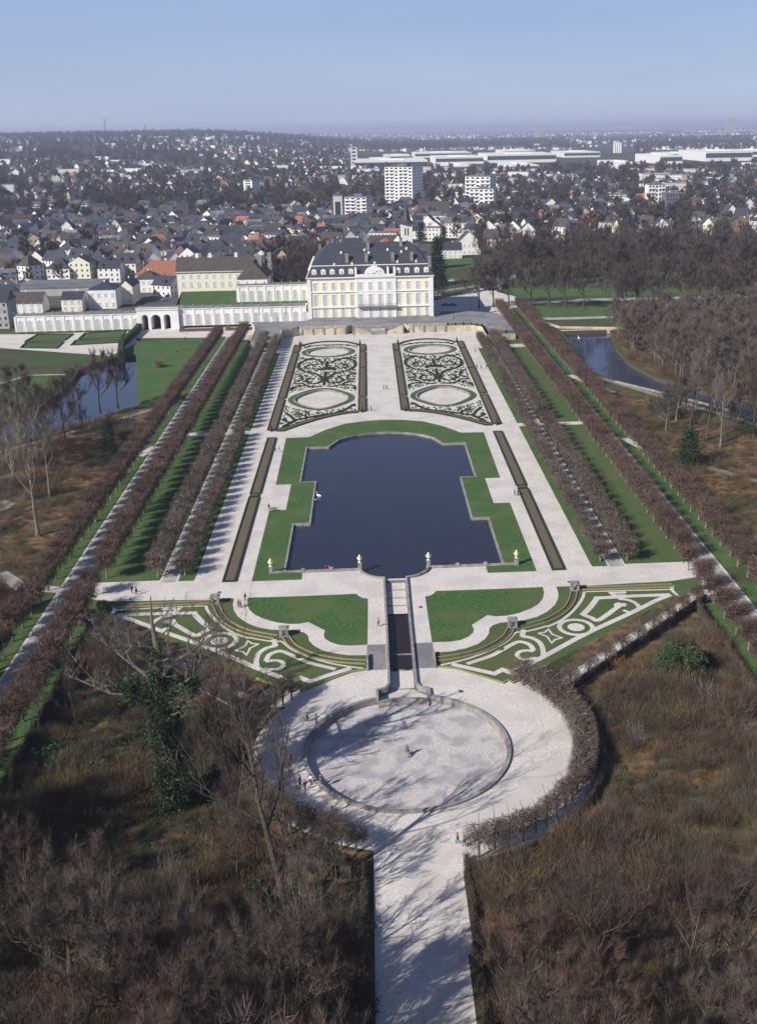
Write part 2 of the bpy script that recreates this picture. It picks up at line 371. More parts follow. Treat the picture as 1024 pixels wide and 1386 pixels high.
region('canal_floor', [rect(-1.99, 1.99, 157, 163.4), [(1.99, 157), (3.95, 154.7), (4.05, 152.3), (-4.05, 152.3), (-3.95, 154.7), (-1.99, 157)]], -.92, gravel)
region('canal_water', [[(-1.99, 164.0), (-1.2, 163.4), (0, 163.9), (1.2, 163.5), (1.99, 163.9), (1.99, 186), (1.1, 186.2), (.3, 185.8), (-.8, 185.9), (-1.99, 185.2)]], -.80, water_dark)
region('canal_bed', [rect(-1.99, 1.99, 157, 199.9)], -1.05, stone_dark)
mb = MB()
for y, z in ((196.3, -.55), (192.5, -.55), (188.9, -.55), (169.0, -.70), (163.6, -.80), (157.0, -.86)): mb.box(-1.98, 1.98, y, y + .35, -1.1, z)
tag(mb.build('canal_sill', [stone]), 'low stone sills crossing the dry canal between pond and basin', 'sill')
region('basin_floor', [BASIN], -.75, gravel_basin)
for i, P in enumerate(UPB): region('basin_floor', [P], -.55, gravel)
# gravel walks
GR = [rect(-42.1, 42.1, 198, 476), rect(-45.8, 45.8, 437, 478), rect(-66, 66, 192, 204.2), [(-61, 196), (-61, 185.5), (-26, 151.5), (26, 151.5), (61, 185.5), (61, 196)], arc(*BC, 28.5, -86, 40, 40) + arc(*BC, 23.6, 140, 266, 40), rect(-20, 20, 152, 175), [(0, 170), (-24, 154), (24, 154)],
      rect(-5.3, 5.3, 40, 120), rect(-5.3, 6.0, 96, 120), rect(-64, 64, 314, 317.5), rect(45.5, 49.4, 200, 440), rect(-49.4, -45.5, 200, 440)]
GR += [[(-50, 464), (-74, 476), (-116, 480), (-118, 497), (-96, 505), (-34, 505), (-34, 470)], rect(-48, -42, 440, 480), rect(56, 63, 437, 444)]
GR += [[(30, 490), (60, 490), (72, 530), (78, 575), (62, 610), (26, 560)]]
for s in (-1, 1):
    GR += [rect(min(s * 64.6, s * 69.6), max(s * 64.6, s * 69.6), 40, 478 if s < 0 else 600)]
    GR += [[(s * 23, 152), (s * 25.5, 149.5), (s * 61.5, 185.2), (s * 65, 185), (s * 65, 190.5), (s * 60, 189.5)][::s]]
region('gravel_walk', GR, .045, gravel, WATERHOLES + UPB)
# side avenue paths are worn darker; terrace paths grey
for s in (-1, 1):
    region('avenue_path', [rect(min(s * 65, s * 69), max(s * 65, s * 69), 40, 478 if s < 0 else 560)], .052, gravel_worn)
    region('avenue_path', [rect(min(s * 45.9, s * 49.0), max(s * 45.9, s * 49.0), 203, 437)], .052, gravel_worn)
region('worn_gravel_strip', [rect(2.6, 6.0, 162.4, 171.8), rect(-6.0, -2.6, 162.4, 171.8)], .053, paving)
# cleaner paths and roads in the park
def rd(name, pts, w, z, m): return region(name, stroke([at(*p) for p in pts], w), z, m)
rd('park_path', [(700, 470), (770, 500), (830, 517), (905, 540), (960, 556), (1060, 585)], 3.0, 0.035, park_track)
rd('park_path', [(860, 603), (900, 615), (940, 628), (1060, 660)], 2.6, 0.039, park_track)
rd('park_path', [(690, 410), (800, 406), (900, 404), (1100, 398)], 9, 0.043, gravel_worn)
rd('park_path', [(640, 385), (720, 383), (860, 384), (1100, 380)], 5, 0.047, soil)
rd('park_path', [(700, 432), (770, 431), (835, 429)], 6, 0.051, gravel_worn)
rd('park_path', [(255, 540), (180, 562), (100, 585), (0, 612), (-60, 630)], 2.5, 0.055, park_track)
rd('park_path', [(-40, 700), (0, 688), (20, 672), (8, 655), (-40, 640)], 5, 0.059, park_track)
rd('park_path', [(-20, 525), (40, 508), (90, 507)], 1.6, 0.063, gravel_worn)
rd('park_path', [(0, 775), (30, 795), (100, 800)], 3, 0.067, gravel_worn)
rd('avenue_cross_path', [(188, 618), (208, 606), (216, 604)], 3, 0.140, gravel)
rd('avenue_cross_path', [(770, 508), (800, 520), (828, 532)], 3, 0.144, gravel)
rd('avenue_cross_path', [(845, 594), (880, 612)], 3, 0.148, gravel)
rd('forecourt_road', [(585, 396), (640, 388), (672, 383), (700, 372)], 6, 0.083, paving)
rd('town_street', [(215, 420), (240, 400), (252, 380), (262, 350), (275, 330)], 8, 0.087, asphalt)
rd('town_street', [(-30, 452), (10, 440), (10, 420), (0, 400)], 8, 0.091, asphalt)
region('town_ground', [[(-900, 517), (-104, 517), (-104, 568), (-60, 568), (-60, 588), (-30, 588), (-30, 700), (40, 700), (60, 760), (60, 1500), (-900, 1500)]], .022, mat('town_ground', (.07, .066, .062), (.13, .12, .112), .12, c3=(.05, .065, .035), scale2=.03))
rd('car_park', [(345, 392), (365, 360), (378, 345), (385, 320)], 16, 0.095, asphalt)
# lawns
def R3(P): return [at(570 + u * .20508, 780 + v * .20508) for u, v in P]
def R4(P): return [at(740 + u * .20508, 780 + v * .20508) for u, v in P]
pg = [(19.6, 206.2), (19.6, 202.0), (30, 202.0), (30, 244.6), (25.9, 244.6), (25.9, 264.2), (30, 264.2), (30.4, 308.3), (23.3, 308.7), (18.5, 316.5), (12.5, 322.8), (6, 325.4), (0, 326.2)]
region('pond_lawn', [pg + mir(pg)[1:]], .06, lawn, [[(p[0] * 1.0, p[1]) for p in POND]])
for s, nm in ((1, 'R'), (-1, 'L')):
    f = (lambda P: P) if s > 0 else mir
    region('lawn_strip', [f(rect(42.2, 45.5, 203.4, 314)), f(rect(42.2, 45.5, 317.6, 437))], .06, lawn)
    region('lawn_strip', [f(rect(49.4, 64.4, 204.4, 313.8)), f(rect(49.4, 64.4, 317.8, 437 if s > 0 else 465))], .06, lawn_soft if s > 0 else lawn)
    region('lawn_strip', [f(rect(69.7, 77, 200, 478 if s < 0 else 540)), f(rect(58.3, 64.4, 60, 184)), f(rect(69.7, 77, 40, 192))], .06, lawn)
for P in ([at(*p) for p in [(190, 463), (262, 457), (290, 457), (272, 485), (230, 545), (190, 560), (187, 545), (184, 480), (170, 470)]],
          [at(*p) for p in [(655, 428), (700, 470), (712, 470), (690, 425), (740, 419), (800, 416), (870, 419), (870, 424), (770, 431), (700, 434), (690, 412), (650, 410)]],
          [at(*p) for p in [(690, 416), (860, 415), (862, 428), (770, 430), (700, 430)]],
          [at(*p) for p in [(690, 390), (1100, 388), (1100, 395), (700, 402)]],
          [at(*p) for p in [(700, 372), (1100, 366), (1100, 376), (700, 380)]],
          [at(*p) for p in [(0, 535), (60, 520), (70, 505), (-40, 515), (-60, 545)]],
          [at(*p) for p in [(590, 350), (640, 345), (645, 360), (600, 366)]]):
    PLZ = PLZ + .004 if 'PLZ' in globals() else .112
    region('park_lawn', [P], PLZ - .1, lawn)
# slanting lower gardens beside the canal
upper = R3([(95, 98), (300, 92), (550, 83), (800, 72), (808, 110), (800, 150), (770, 185), (720, 215), (640, 245), (560, 262), (490, 266), (435, 258), (332, 322), (345, 350), (340, 375), (310, 400), (260, 422), (190, 433), (70, 437), (47, 290), (25, 135), (60, 128), (85, 112)])
lower = R3([(888, 70), (902, 110), (900, 150), (880, 190), (830, 235), (760, 270), (680, 290), (600, 300), (520, 308), (470, 325), (448, 345), (445, 380), (420, 415), (370, 450), (300, 475), (200, 497), (80, 505), (90, 600), (210, 610), (340, 645), (440, 675), (540, 707), (570, 690), (605, 707), (760, 630), (830, 590)]) + R4([(120, 520), (560, 300), (880, 140), (1010, 80), (1024, 40), (1010, 3), (800, 35), (500, 50), (250, 65), (60, 70)])
P3 = lambda P, k=5: smoothline(R3(P), k)
P4 = lambda P, k=5: smoothline(R4(P), k)
walks = [(R3([(200, 582), (480, 645), (535, 618), (590, 640), (800, 535), (1024, 412)]) + R4([(320, 350), (560, 240), (720, 160), (812, 123)]), 1.15),
         (R4([(812, 123), (560, 132), (480, 138), (310, 146)]), 1.3),
         (P3([(300, 580), (450, 530), (520, 495), (620, 440), (665, 436), (715, 455), (740, 492)]), .95),
         (P3([(742, 496), (690, 492), (648, 500), (630, 522), (655, 546), (700, 550), (760, 540)]), .85),
         (R3([(672, 355), (665, 395), (690, 405)]), 1.0), (P3([(672, 398), (730, 410), (780, 440), (802, 490), (800, 540)]), .95),
         (P4([(230, 258), (275, 215), (300, 185), (325, 150)]), 1.2), (P4([(235, 255), (290, 275), (340, 290), (450, 215), (478, 192), (455, 178)]), 1.1),
         (R4([(440, 192), (500, 192), (505, 180)]), 1.2), (P4([(470, 150), (540, 160), (590, 185), (612, 222)]), .9), (P4([(500, 225), (540, 240)]), .8),
         (R4([(520, 108), (420, 112), (440, 128), (520, 128)]), .9),
         (P4([(830, 88), (700, 92), (450, 98), (255, 104)]), .45), (P4([(245, 104), (235, 140), (205, 190), (150, 250), (80, 300), (0, 335)]), .6),
         (P3([(829, 330), (740, 355), (665, 370), (620, 375), (560, 432), (450, 490), (300, 548), (120, 590)]), .5),
         (R3([(770, 378), (812, 372), (838, 352), (862, 385), (925, 408), (880, 420), (858, 443), (830, 400), (770, 378)]), .45),
         (P4([(830, 60), (822, 90), (850, 120), (880, 138)]), .7)]
ring_c = at(740 + 190 * .20508, 780 + 338 * .20508)
dark_walks = []
for s in (1, -1):
    f = (lambda P: P) if s > 0 else mir
    region('garden_lawn', [f(upper)], .06, lawn)
    polys = [q if s > 0 else mir(q) for P, w in walks for q in stroke(P, w)]
    rc = (ring_c[0] * s, ring_c[1])
    discs = [arc(*rc, 3.55, 0, 360, 40)[:-1]]; holes = [arc(*rc, 2.65, 0, 360, 40)[:-1]]
    polys = [q for q in polys]
    region('garden_lawn', [f(lower)], .064, lawn_soft)
    region('lawn_walk', [p for p in polys] + discs, .072, gravel)
    region('lawn_disc', [holes[0]], .076, lawn_soft); region('gravel_disc', [arc(*rc, 1.6, 0, 360, 30)[:-1]], .080, gravel)
    # brown soil under the pleached limes
    soilp = [(18.9, 156.2), (22.5, 157.5), (24.5, 154.5), (59.5, 188.5), (56.4, 187.2), (55, 187.0)]
    region('tree_strip', [f(soilp)], .068, litter)
    region('dry_dots', [f(arc(*at(570 + 520 * .205, 780 + 480 * .205), .75, 0, 360, 14)[:-1])], .085, lawn_soft)
# yellow edged flower beds on the slopes, both sides
beds = [P3([(1008, 88), (1000, 140), (975, 195), (925, 245), (840, 292), (740, 322), (655, 345)]), P3([(592, 345), (560, 402), (500, 447), (420, 487), (300, 522), (200, 540), (95, 555)]), R4([(215, 85), (500, 78), (830, 65)])]
for s in (1, -1):
    f = (lambda P: P) if s > 0 else mir
    for k, P in enumerate(beds):
        region('bed_soil', [f(q) for q in stroke(P, 1.3)], .09 + k * .003, soil)
        t = thing('flower_bed', (*f(P)[len(P) // 2], 0), f"{['outer curved', 'inner curved', 'straight'][k]} flower bed edged with pale yellow box in the {'right' if s > 0 else 'left'} lower garden", 'flower bed', 'yellow edged flower beds')
        c = t.location
        for d in (-.62, .62):
            mb = MB(); wall_mb(mb, [(x - c.x, y - c.y) for x, y in offset(f(P), d)], .24, .05, .34); mb.build('edging', [yellowhedge], t)
        mb = MB()
        for x, y in f(P):
            for _ in range(10):
                r = random.uniform(-.45, .45); xx, yy = x - c.x + r + random.uniform(-.8, .8) * .5, y - c.y + r; h = random.uniform(.12, .3)
                mb.poly([(xx - .1, yy, .1), (xx + .1, yy, .1), (xx, yy + .05, h)])
        tag(mb.build('plants', [ivy_light], t), kind='stuff')
    e = P3([(92, 602), (210, 612), (340, 648), (440, 678), (540, 709)]) + R3([(570, 692), (605, 709), (760, 634), (820, 598)])
    mb = MB(); wall_mb(mb, f(e), .32, .06, .34)
    tag(mb.build('low_hedge', [yellowhedge]), f"low pale hedge edging the plaza side of the {'right' if s > 0 else 'left'} lower garden", 'hedge')
# ---------------------------------------------------------------- stone edgings
cop = offset(POND[3:-3], -.2)
mb = MB(); wall_mb(mb, cop[:1] + [p for p in cop], .45, -.6, .1)
tag(mb.build('pond_kerb', [stone]), 'pale stone kerb round the large ornamental pond', 'kerb')
for s in (1, -1):
    f = (lambda P: P) if s > 0 else mir
    mb = MB(); wall_mb(mb, f([(7.5, 206.0), (7.1, 204.6), (6.4, 203.2), (5.0, 201.7), (3.6, 201.0), (2.35, 200.7), (2.25, 178), (2.3, 157.0), (2.8, 155.6), (4.3, 154.9), (4.35, 152.2)]), .42, -.4, .55)
    tag(mb.build('canal_parapet', [stone]), f"low stone parapet along the {'right' if s > 0 else 'left'} side of the canal", 'parapet')
    mb = MB(); wall_mb(mb, f([(7.5, 205.8), (19.5, 205.8), (26.3, 205.8)]), .45, -.5, .5)
    for x in (13.5, 19.5): mb.box(s * x - .4, s * x + .4, 205.5, 206.25, 0, .85)
    tag(mb.build('pond_wall', [stone]), f"low stone wall with piers on the {'right' if s > 0 else 'left'} near edge of the pond", 'wall')
    mb = MB(); wall_mb(mb, f([(5.9, 162.2), (5.95, 167.6)]), .35, 0, .8)
    tag(mb.build('side_wall', [stone]), f"short stone wall between the {'right' if s > 0 else 'left'} flower slope and the canal walk", 'wall')
mb = MB(); wall_mb(mb, arc(*BC, BR + .25, 106, 434, 80), .62, -.8, .42)
tag(mb.build('basin_kerb', [stone]), 'raised stone kerb of the large empty round basin', 'kerb')
mb = MB(); wall_mb(mb, arc(*BC, BR - .9, 107, 73, 14), .9, -.8, -.42); wall_mb(mb, arc(*BC, BR - .1, 106, 74, 14), .6, -.8, -.1)
tag(mb.build('cascade_steps', [stone]), 'curved stone cascade steps where the canal enters the round basin', 'steps')
t = thing('fountain_nozzle', (0, 137.2, -.75), 'small rock fountain with nozzle in the middle of the empty basin', 'fountain')
mb = MB(); mb.lathe((0, 0, 0), [(.75, 0), (.7, .3), (.5, .5), (.45, .8)], 9); mb.build('base', [stone], t)
mb = MB(); mb.lathe((0, 0, .8), [(.28, 0), (.2, .4), (.3, .6), (.12, .9), (.05, 1.2)], 8); mb.build('spout', [stone_dark], t)
# long clipped beds beside the pond
for s in (1, -1):
    for y0, y1, w in ((202.2, 254.3, 'near'), (257.2, 308.2, 'far')):
        t = thing('long_bed', (s * 34.7, (y0 + y1) / 2, 0), f"{w} half of the long brown planted bed on the {'right' if s > 0 else 'left'} side of the pond", 'flower bed', 'long beds beside the pond')
        h = (y1 - y0) / 2
        mb = MB(); mb.box(-1.0, 1.0, -h + .3, h - .3, 0, .25); mb.build('planting', [heather], t)
        mb = MB(); wall_mb(mb, [(-1.25, -h), (1.25, -h), (1.25, h), (-1.25, h)], .35, 0, .42, True); mb.build('edging', [box_green], t)
    t = thing('bed_link', (s * 34.7, 255.75, 0), f"small square bed joining the long beds {'right' if s > 0 else 'left'} of the pond", 'flower bed')
    mb = MB(); mb.box(-1.2, 1.2, -.9, .9, 0, .38); mb.build('edging', [box_green], t)
    mb = MB(); mb.box(-.8, .8, -.5, .5, .2, .45); mb.build('planting', [heather], t)
# ---------------------------------------------------------------- embroidered parterres
def leaf(mb, x, y, a, L, w, z, bend=.5, mi=0):
    pts = []; n = 5
    for i in range(n + 1):
        t = i / n; aa = a + bend * t; pts.append((x + L * t * cos(a + bend * t * .5), y + L * t * sin(a + bend * t * .5), w * sin(pi * min(1, t * .85 + .15)) * .5))
    up = [(p[0] - p[2] * sin(a + bend * .5), p[1] + p[2] * cos(a + bend * .5)) for p in pts]
    dn = [(p[0] + p[2] * sin(a + bend * .5), p[1] - p[2] * cos(a + bend * .5)) for p in pts]
    O = up + dn[::-1]
    mb.poly([(*q, z) for q in O][::-1], mi)
    for i in range(len(O)):
        p, q = O[i], O[(i + 1) % len(O)]; mb.poly([(*p, z), (*q, z), (*q, 0), (*p, 0)], mi)
def parterre(s):
    side = 'right' if s > 0 else 'left'
    root = thing('parterre', (s * 21.4, 385, 0), f"embroidered box parterre with scrolls on white gravel, {side} of the central walk", 'parterre', 'embroidered parterres')
    f = lambda x, y: (s * (x) - 0, y)
    mb = MB(); rnd = random.Random(3)
    cx = 21.4
    def ok(x, y, m=0):
        if abs(x - cx) > 12.3 - m: return False
        if y > 448 - .012 * (x - cx) ** 2 * 1.6 + 5 or y < ylow(x) + 1.6: return False
        if hypot(x - cx, y - 437) < 13.2 + m: return False
        if hypot((x - cx) / 13.2, (y - 356.3) / 16.7) < 1 + m * .05: return False
        return True
    def ylow(x): return 337 if x < 8 else 337 - 20 * ((min(x, 32) - 8) / 24) ** 1.7
    occ = set()
    def L_(x, y, a, L, w, bend, mi=0):
        ex, ey = x + L * cos(a + bend / 2), y + L * sin(a + bend / 2)
        if not ok(x, y) or not ok(ex, ey): return
        for t in (0, .5, 1): occ.add((round((x + (ex - x) * t) / .9), round((y + (ey - y) * t) / 1.3)))
        X = s * x - root.location.x; Y = y - 385
        leaf(mb, X, Y, a if s > 0 else pi - a, L, w, .26 + rnd.random() * .16, bend if s > 0 else -bend, mi)
    def spine(P, w=.55, lw=.8, ll=1.9, step=1.0, mirror=True, sides=(-1, 1), mi=0):
        w *= .62; lw *= .62; ll *= .66; step *= .72
        Q = smoothline(P, 10)
        for m in ((0, 1) if mirror else (0,)):
            R = [(2 * cx - x, y) for x, y in Q] if m else Q
            acc = 0; k = 0
            for i in range(len(R) - 1):
                (x0, y0), (x1, y1) = R[i], R[i + 1]; d = hypot(x1 - x0, y1 - y0)
                if d < 1e-4: continue
                a = atan2(y1 - y0, x1 - x0); L_(x0, y0, a, d * 1.25, w, 0, mi); acc += d
                while acc > step:
                    acc -= step; k += 1
                    for sd in sides: L_(x0, y0, a + sd * .75, ll * (.6 + .4 * rnd.random()), lw, -sd * .9 * (1 if k % 2 else .5), mi)
    # big C scrolls round the centre, palmettes, sprays
    q = lambda u, v: (cx + u * 12.2, v)
    SPN = 1
    spine([q(-.1, 414), q(-.45, 422), q(-.85, 418), q(-.92, 408), q(-.7, 400), q(-.35, 396), q(-.12, 389), q(-.1, 382), q(-.3, 379), q(-.55, 382), q(-.5, 387), q(-.3, 387)], .9, .9, 2.2, 1.6)
    spine([q(-.35, 412), q(-.6, 411), q(-.7, 407), q(-.5, 404), q(-.35, 406)], .5, .6, 1.5, 1.2)
    spine([q(0, 376), q(0, 384), q(0, 392), q(0, 398)], .5, .7, 2.4, 1.5, False)
    spine([q(0, 418), q(0, 412), q(0, 406)], .4, .6, 2.6, 1.2, False)
    for a in range(0, 180, 22): spine([q(0, 402), (cx + 2.2 * cos(radians(a)), 402 + 3 * sin(radians(a))), (cx + 4.2 * cos(radians(a + 8)), 402 + 5.5 * sin(radians(a + 8)))], .5, .6, 1.2, 1.3, False)
    spine([q(-.95, 396), q(-.75, 392), q(-.7, 386), q(-.9, 384)], .5, .6, 1.6, 1.2)
    spine([q(-.08, 375), q(-.3, 374), q(-.6, 376), q(-.9, 374), q(-.95, 369)], .6, .7, 1.8, 1.4)
    spine([q(-.95, 380), q(-.7, 380), q(-.55, 377)], .5, .6, 1.5, 1.2)
    spine([q(-.95, 425), q(-.75, 423), q(-.5, 425)], .5, .6, 1.5, 1.3)
    spine([q(-.9, 447), q(-.6, 450), q(-.3, 451.5), q(0, 451)], .45, .5, 1.2, 1.2)
    # lower sprays
    spine([q(0, 333), q(.35, 330.5), q(.62, 328), q(.85, 321)], .7, .8, 2.4, 1.1, False)
    spine([q(.62, 328), q(.75, 333), q(.93, 338)], .5, .7, 2.0, 1.1, False)
    spine([q(.7, 326), q(.85, 327), q(.95, 330)], .5, .7, 1.8, 1.1, False)
    spine([q(.3, 331), q(.4, 334), q(.6, 336)], .5, .7, 1.6, 1.1, False)
    spine([q(.1, 333), q(-.35, 335.5), q(-.7, 340), q(-.93, 347)], .6, .7, 1.9, 1.1, False)
    for k in range(3000):                      # small comma leaves in the remaining gravel
        x = cx + rnd.uniform(-12, 12); y = rnd.uniform(318, 452)
        if (round(x / .9), round(y / 1.3)) in occ or rnd.random() < .1: continue
        L_(x, y, rnd.uniform(0, 2 * pi), rnd.uniform(.6, 1.3), rnd.uniform(.22, .38), rnd.choice((-2.4, 2.4, 1.4)), 0)
    tag(mb.build('scrollwork', [box_green], root), kind='stuff')
    # outer framing hedges
    def bandp(P, w, name, m, h=.4, w0=0):
        b = MB(); wall_mb(b, [(s * x - root.location.x, y - 385) for x, y in P], w, 0, h); b.build(name, [m], root)
    for x0, x1, segs in ((5.9, 8.4, [(337.5, 355.2), (357.4, 403), (403.6, 435.3), (437.2, 450)]), (34.2, 36.8, [(317.4, 355.6), (357.8, 398), (398.6, 435.6), (437.6, 452)])):
        for a, b_ in segs:
            b = MB(); b.box(min(s * x0, s * x1) - root.location.x + .25, max(s * x0, s * x1) - root.location.x - .25, a - 385 + .25, b_ - 385 - .25, 0, .3); b.build('planting', [heather], root)
            b = MB(); wall_mb(b, [(s * x0 - root.location.x, a - 385), (s * x1 - root.location.x, a - 385), (s * x1 - root.location.x, b_ - 385), (s * x0 - root.location.x, b_ - 385)], .35, 0, .45, True); b.build('edging', [box_green], root)
    low = [(8.6, 336.6)] + [(x, ylow(x)) for x in (12, 16, 20, 24, 28, 31)] + [(32.2, 316.8), (34.0, 316.9)]
    bandp(low, 1.9, 'border', heather, .35); bandp(offset(low, -1.0 * 1), .35, 'edging', box_green, .45); bandp(offset(low, 1.0), .35, 'edging', box_green, .45)
    top = [(8.6, 449.5), (11, 453.5), (14.5, 457.2), (18, 458.6), (21.4, 459.2), (25, 458.6), (28.3, 457.2), (31.5, 454), (34.0, 450.5)]
    bandp(top, 1.2, 'border', box_green, .45)
    for P, w in ((arc(21.6, 437, 10.4, 0, 360, 48)[:-1], 2.0),):
        b = MB(); wall_mb(b, [(s * x - root.location.x, y - 385) for x, y in P], w, 0, .10, True); b.build('grass_ring', [lawn], root)
    P = [(21.4 + (x - 21.4) * 1.14, 356.3 + (y - 356.3) * 1.12) for x, y in BASIN_LO]
    b = MB(); wall_mb(b, [(s * x - root.location.x, y - 385) for x, y in P], 1.9, 0, .10, True); b.build('grass_ring', [lawn], root)
    for bx, nm in ((BASIN_UP, 'kerb'), (BASIN_LO, 'kerb')):
        b = MB(); wall_mb(b, [(s * x - root.location.x, y - 385) for x, y in bx], .4, -.6, .2, True); b.build(nm, [stone], root)
for s in (1, -1): parterre(s)
# small clipped cones at the parterre corners
b = MB(); b.lathe((0, 0, 0), [(.45, 0), (.5, .2), (.35, .9), (.2, 1.6), (.04, 2.3)], 10)
cone_me = b.mesh('cone', [box_green])
b = MB(); b.lathe((0, 0, 0), [(.35, 0), (.38, .08), (.3, .16)], 10); cone_b = b.mesh('cone_foot', [stone])
K = [('near inner', 7.2, 336.3), ('near outer', 35.5, 316.2), ('far inner', 8.3, 451.3), ('far outer', 34.3, 452.6)]
for s in (1, -1):
    for w, x, y in K:
        o = thing('yew_cone', (s * x, y, .0), f"small dark clipped yew cone at the {w} corner of the {'right' if s > 0 else 'left'} parterre", 'topiary', 'yew cones of the parterres')
        link('foliage', cone_me, o, (0, 0, .1)); link('foot', cone_b, o)
# vases
def vase():
    t = thing('vase', (0, 0, 0), 'x', 'vase', 'gilded vases at the pond')
    b = MB(); b.box(-.5, .5, -.5, .5, 0, .25); b.box(-.38, .38, -.38, .38, .25, 1.5); b.box(-.48, .48, -.48, .48, 1.5, 1.68); b.build('pedestal', [stone], t)
    b = MB(); b.lathe((0, 0, 1.68), [(.30, 0), (.30, .08), (.12, .18), (.14, .3), (.42, .6), (.48, .9), (.30, 1.05), (.33, 1.15), (.42, 1.2), (.2, 1.3), (.26, 1.45), (.16, 1.65), (.05, 1.8)], 14); b.build('urn', [gold], t, smooth=True)
    for q in (-1, 1):
        b = MB()
        for i in range(6):
            a0, a1 = radians(-60 + i * 30), radians(-30 + i * 30)
            b.tube((q * (.38 + .2 * cos(a0)), 0, 2.65 + .25 * sin(a0)), (q * (.38 + .2 * cos(a1)), 0, 2.65 + .25 * sin(a1)), .05, .05, 5)
        b.build('handle', [gold], t)
    return t
v0 = vase()
for i, (x, y, l) in enumerate([(-26.3, 205.9, 'leftmost gilded vase on a stone pedestal in the grass corner left of the pond'), (-7.4, 206.3, 'gilded vase at the left end of the curved wall where the canal leaves the pond'), (7.3, 206.3, 'gilded vase at the right end of the curved wall where the canal leaves the pond'), (26.2, 205.9, 'rightmost gilded vase on a stone pedestal in the grass corner right of the pond')]):
    if i == 0: v0.location = (x, y, 0); v0['label'] = l
    else: copy_tree(v0, (x, y, 0), label=l)
# stone tubs on the flower slope
def tub():
    t = thing('stone_planter', (0, 0, 0), 'x', 'planter', 'stone planters on the flower slopes')
    b = MB(); b.box(-.9, .9, -.8, .8, 0, .3)
    for x in (-.6, .6):
        for y in (-.5, .5): b.box(x - .22, x + .22, y - .22, y + .22, .3, 1.5)
    b.build('base', [stone], t)
    b = MB(); b.box(-.95, .95, -.85, .85, 1.5, 1.75); b.box(-.6, .6, -.5, .5, 1.76, 1.95); b.build('top', [stone], t)
    return t
t0 = tub(); k = 0
for s in (1, -1):
    for (u, v), w in (((600, 335), 'middle'), ((1010, 92), 'upper end')):
        x, y = at(570 + u * .20508, 780 + v * .20508); lb = f"grey stone planter at the {w} of the {'right' if s > 0 else 'left'} flower slope"
        if k == 0: t0.location = (s * x, y, 0); t0['label'] = lb
        else: copy_tree(t0, (s * x, y, 0), label=lb)
        k += 1
# drain covers
dm = MB(); dm.lathe((0, 0, 0), [(.45, 0), (.45, .03), (.3, .035)], 12); dme = dm.mesh('drain_cover', [asphalt])
for px, py, l in ((602 * .469 + 340 * 0 + 341, 936, 'right of the round basin forecourt'), (569, 822, 'on the right canal walk'), (770, 788, 'on the cross walk beside the right planter'), (297, 802, 'on the cross walk beside the left planter')):
    x, y = at(px, py); o = link('drain_cover', dme, loc=(x, y, .045)); tag(o, 'small dark round drain cover ' + l, 'drain cover', 'drain covers')
# ================================================================ PALACE AND TERRACE
TZ = 3.2
tp = [(-33.5, 496), (-33.5, 505), (30, 505), (32, 515), (47, 512), (58, 506), (62.3, 494), (63.2, 480), (60.6, 474), (60.6, 454), (47.5, 452), (47.5, 470), (43, 475.5), (32, 475.8), (14.5, 475.8), (12.2, 483), (-12.6, 483), (-15, 475.8), (-36.5, 475.8), (-43.5, 470), (-43.5, 444.5), (-55.5, 444.5), (-55.5, 470), (-57.5, 486), (-60, 496)]
region('palace_terrace', [tp], TZ, paving)
mb = MB(); skirt(tp, 0, TZ)
tag(mb.build('terrace_wall', [sandstone]), 'long sandstone retaining wall of the raised palace terrace', 'wall')
t = thing('balustrade', (0, 476, TZ), 'pale stone balustrade along the edge of the palace terrace', 'balustrade')
def balus(P, par, z0=0.0, h=1.0, c=(0, 476), sp=4.0):
    mb = MB(); P = [(x - c[0], y - c[1]) for x, y in P]
    wall_mb(mb, P, .35, z0 + h - .18, z0 + h); wall_mb(mb, P, .3, z0, z0 + .15)
    for i in range(len(P) - 1):
        (x0, y0), (x1, y1) = P[i], P[i + 1]; d = hypot(x1 - x0, y1 - y0); n = max(1, int(d / .42))
        for k in range(n):
            t_ = (k + .5) / n; x, y = x0 + (x1 - x0) * t_, y0 + (y1 - y0) * t_
            mb.box(x - .09, x + .09, y - .09, y + .09, z0 + .15, z0 + h - .18)
    mb.build('balusters', [white_wall if 0 else sandstone], par)
    mb = MB()
    for i in range(len(P) - 1):
        (x0, y0), (x1, y1) = P[i], P[i + 1]; d = hypot(x1 - x0, y1 - y0); n = max(1, round(d / sp))
        for k in range(n + 1):
            t_ = k / n; x, y = x0 + (x1 - x0) * t_, y0 + (y1 - y0) * t_
            b = MB(); b.box(x - .28, x + .28, y - .28, y + .28, z0 - .02, z0 + h + .12); b.build('pier', [sandstone], par)
balus(tp[9:19 + 6][::1][:5] , t); balus([(60.6, 454), (47.5, 452), (47.5, 470), (43, 475.5), (32, 475.8), (14.5, 475.8)], t)
balus([(-15, 475.8), (-36.5, 475.8), (-43.5, 470), (-43.5, 444.5), (-55.5, 444.5), (-55.5, 470)], t)
for x in list(range(-35, -14, 5)) + list(range(16, 32, 5)): mb = MB(); mb.box(x - .35, x + .35, 475.45 - 476, 475.9 - 476, -TZ, 0); mb.build('pilaster', [stone], t)
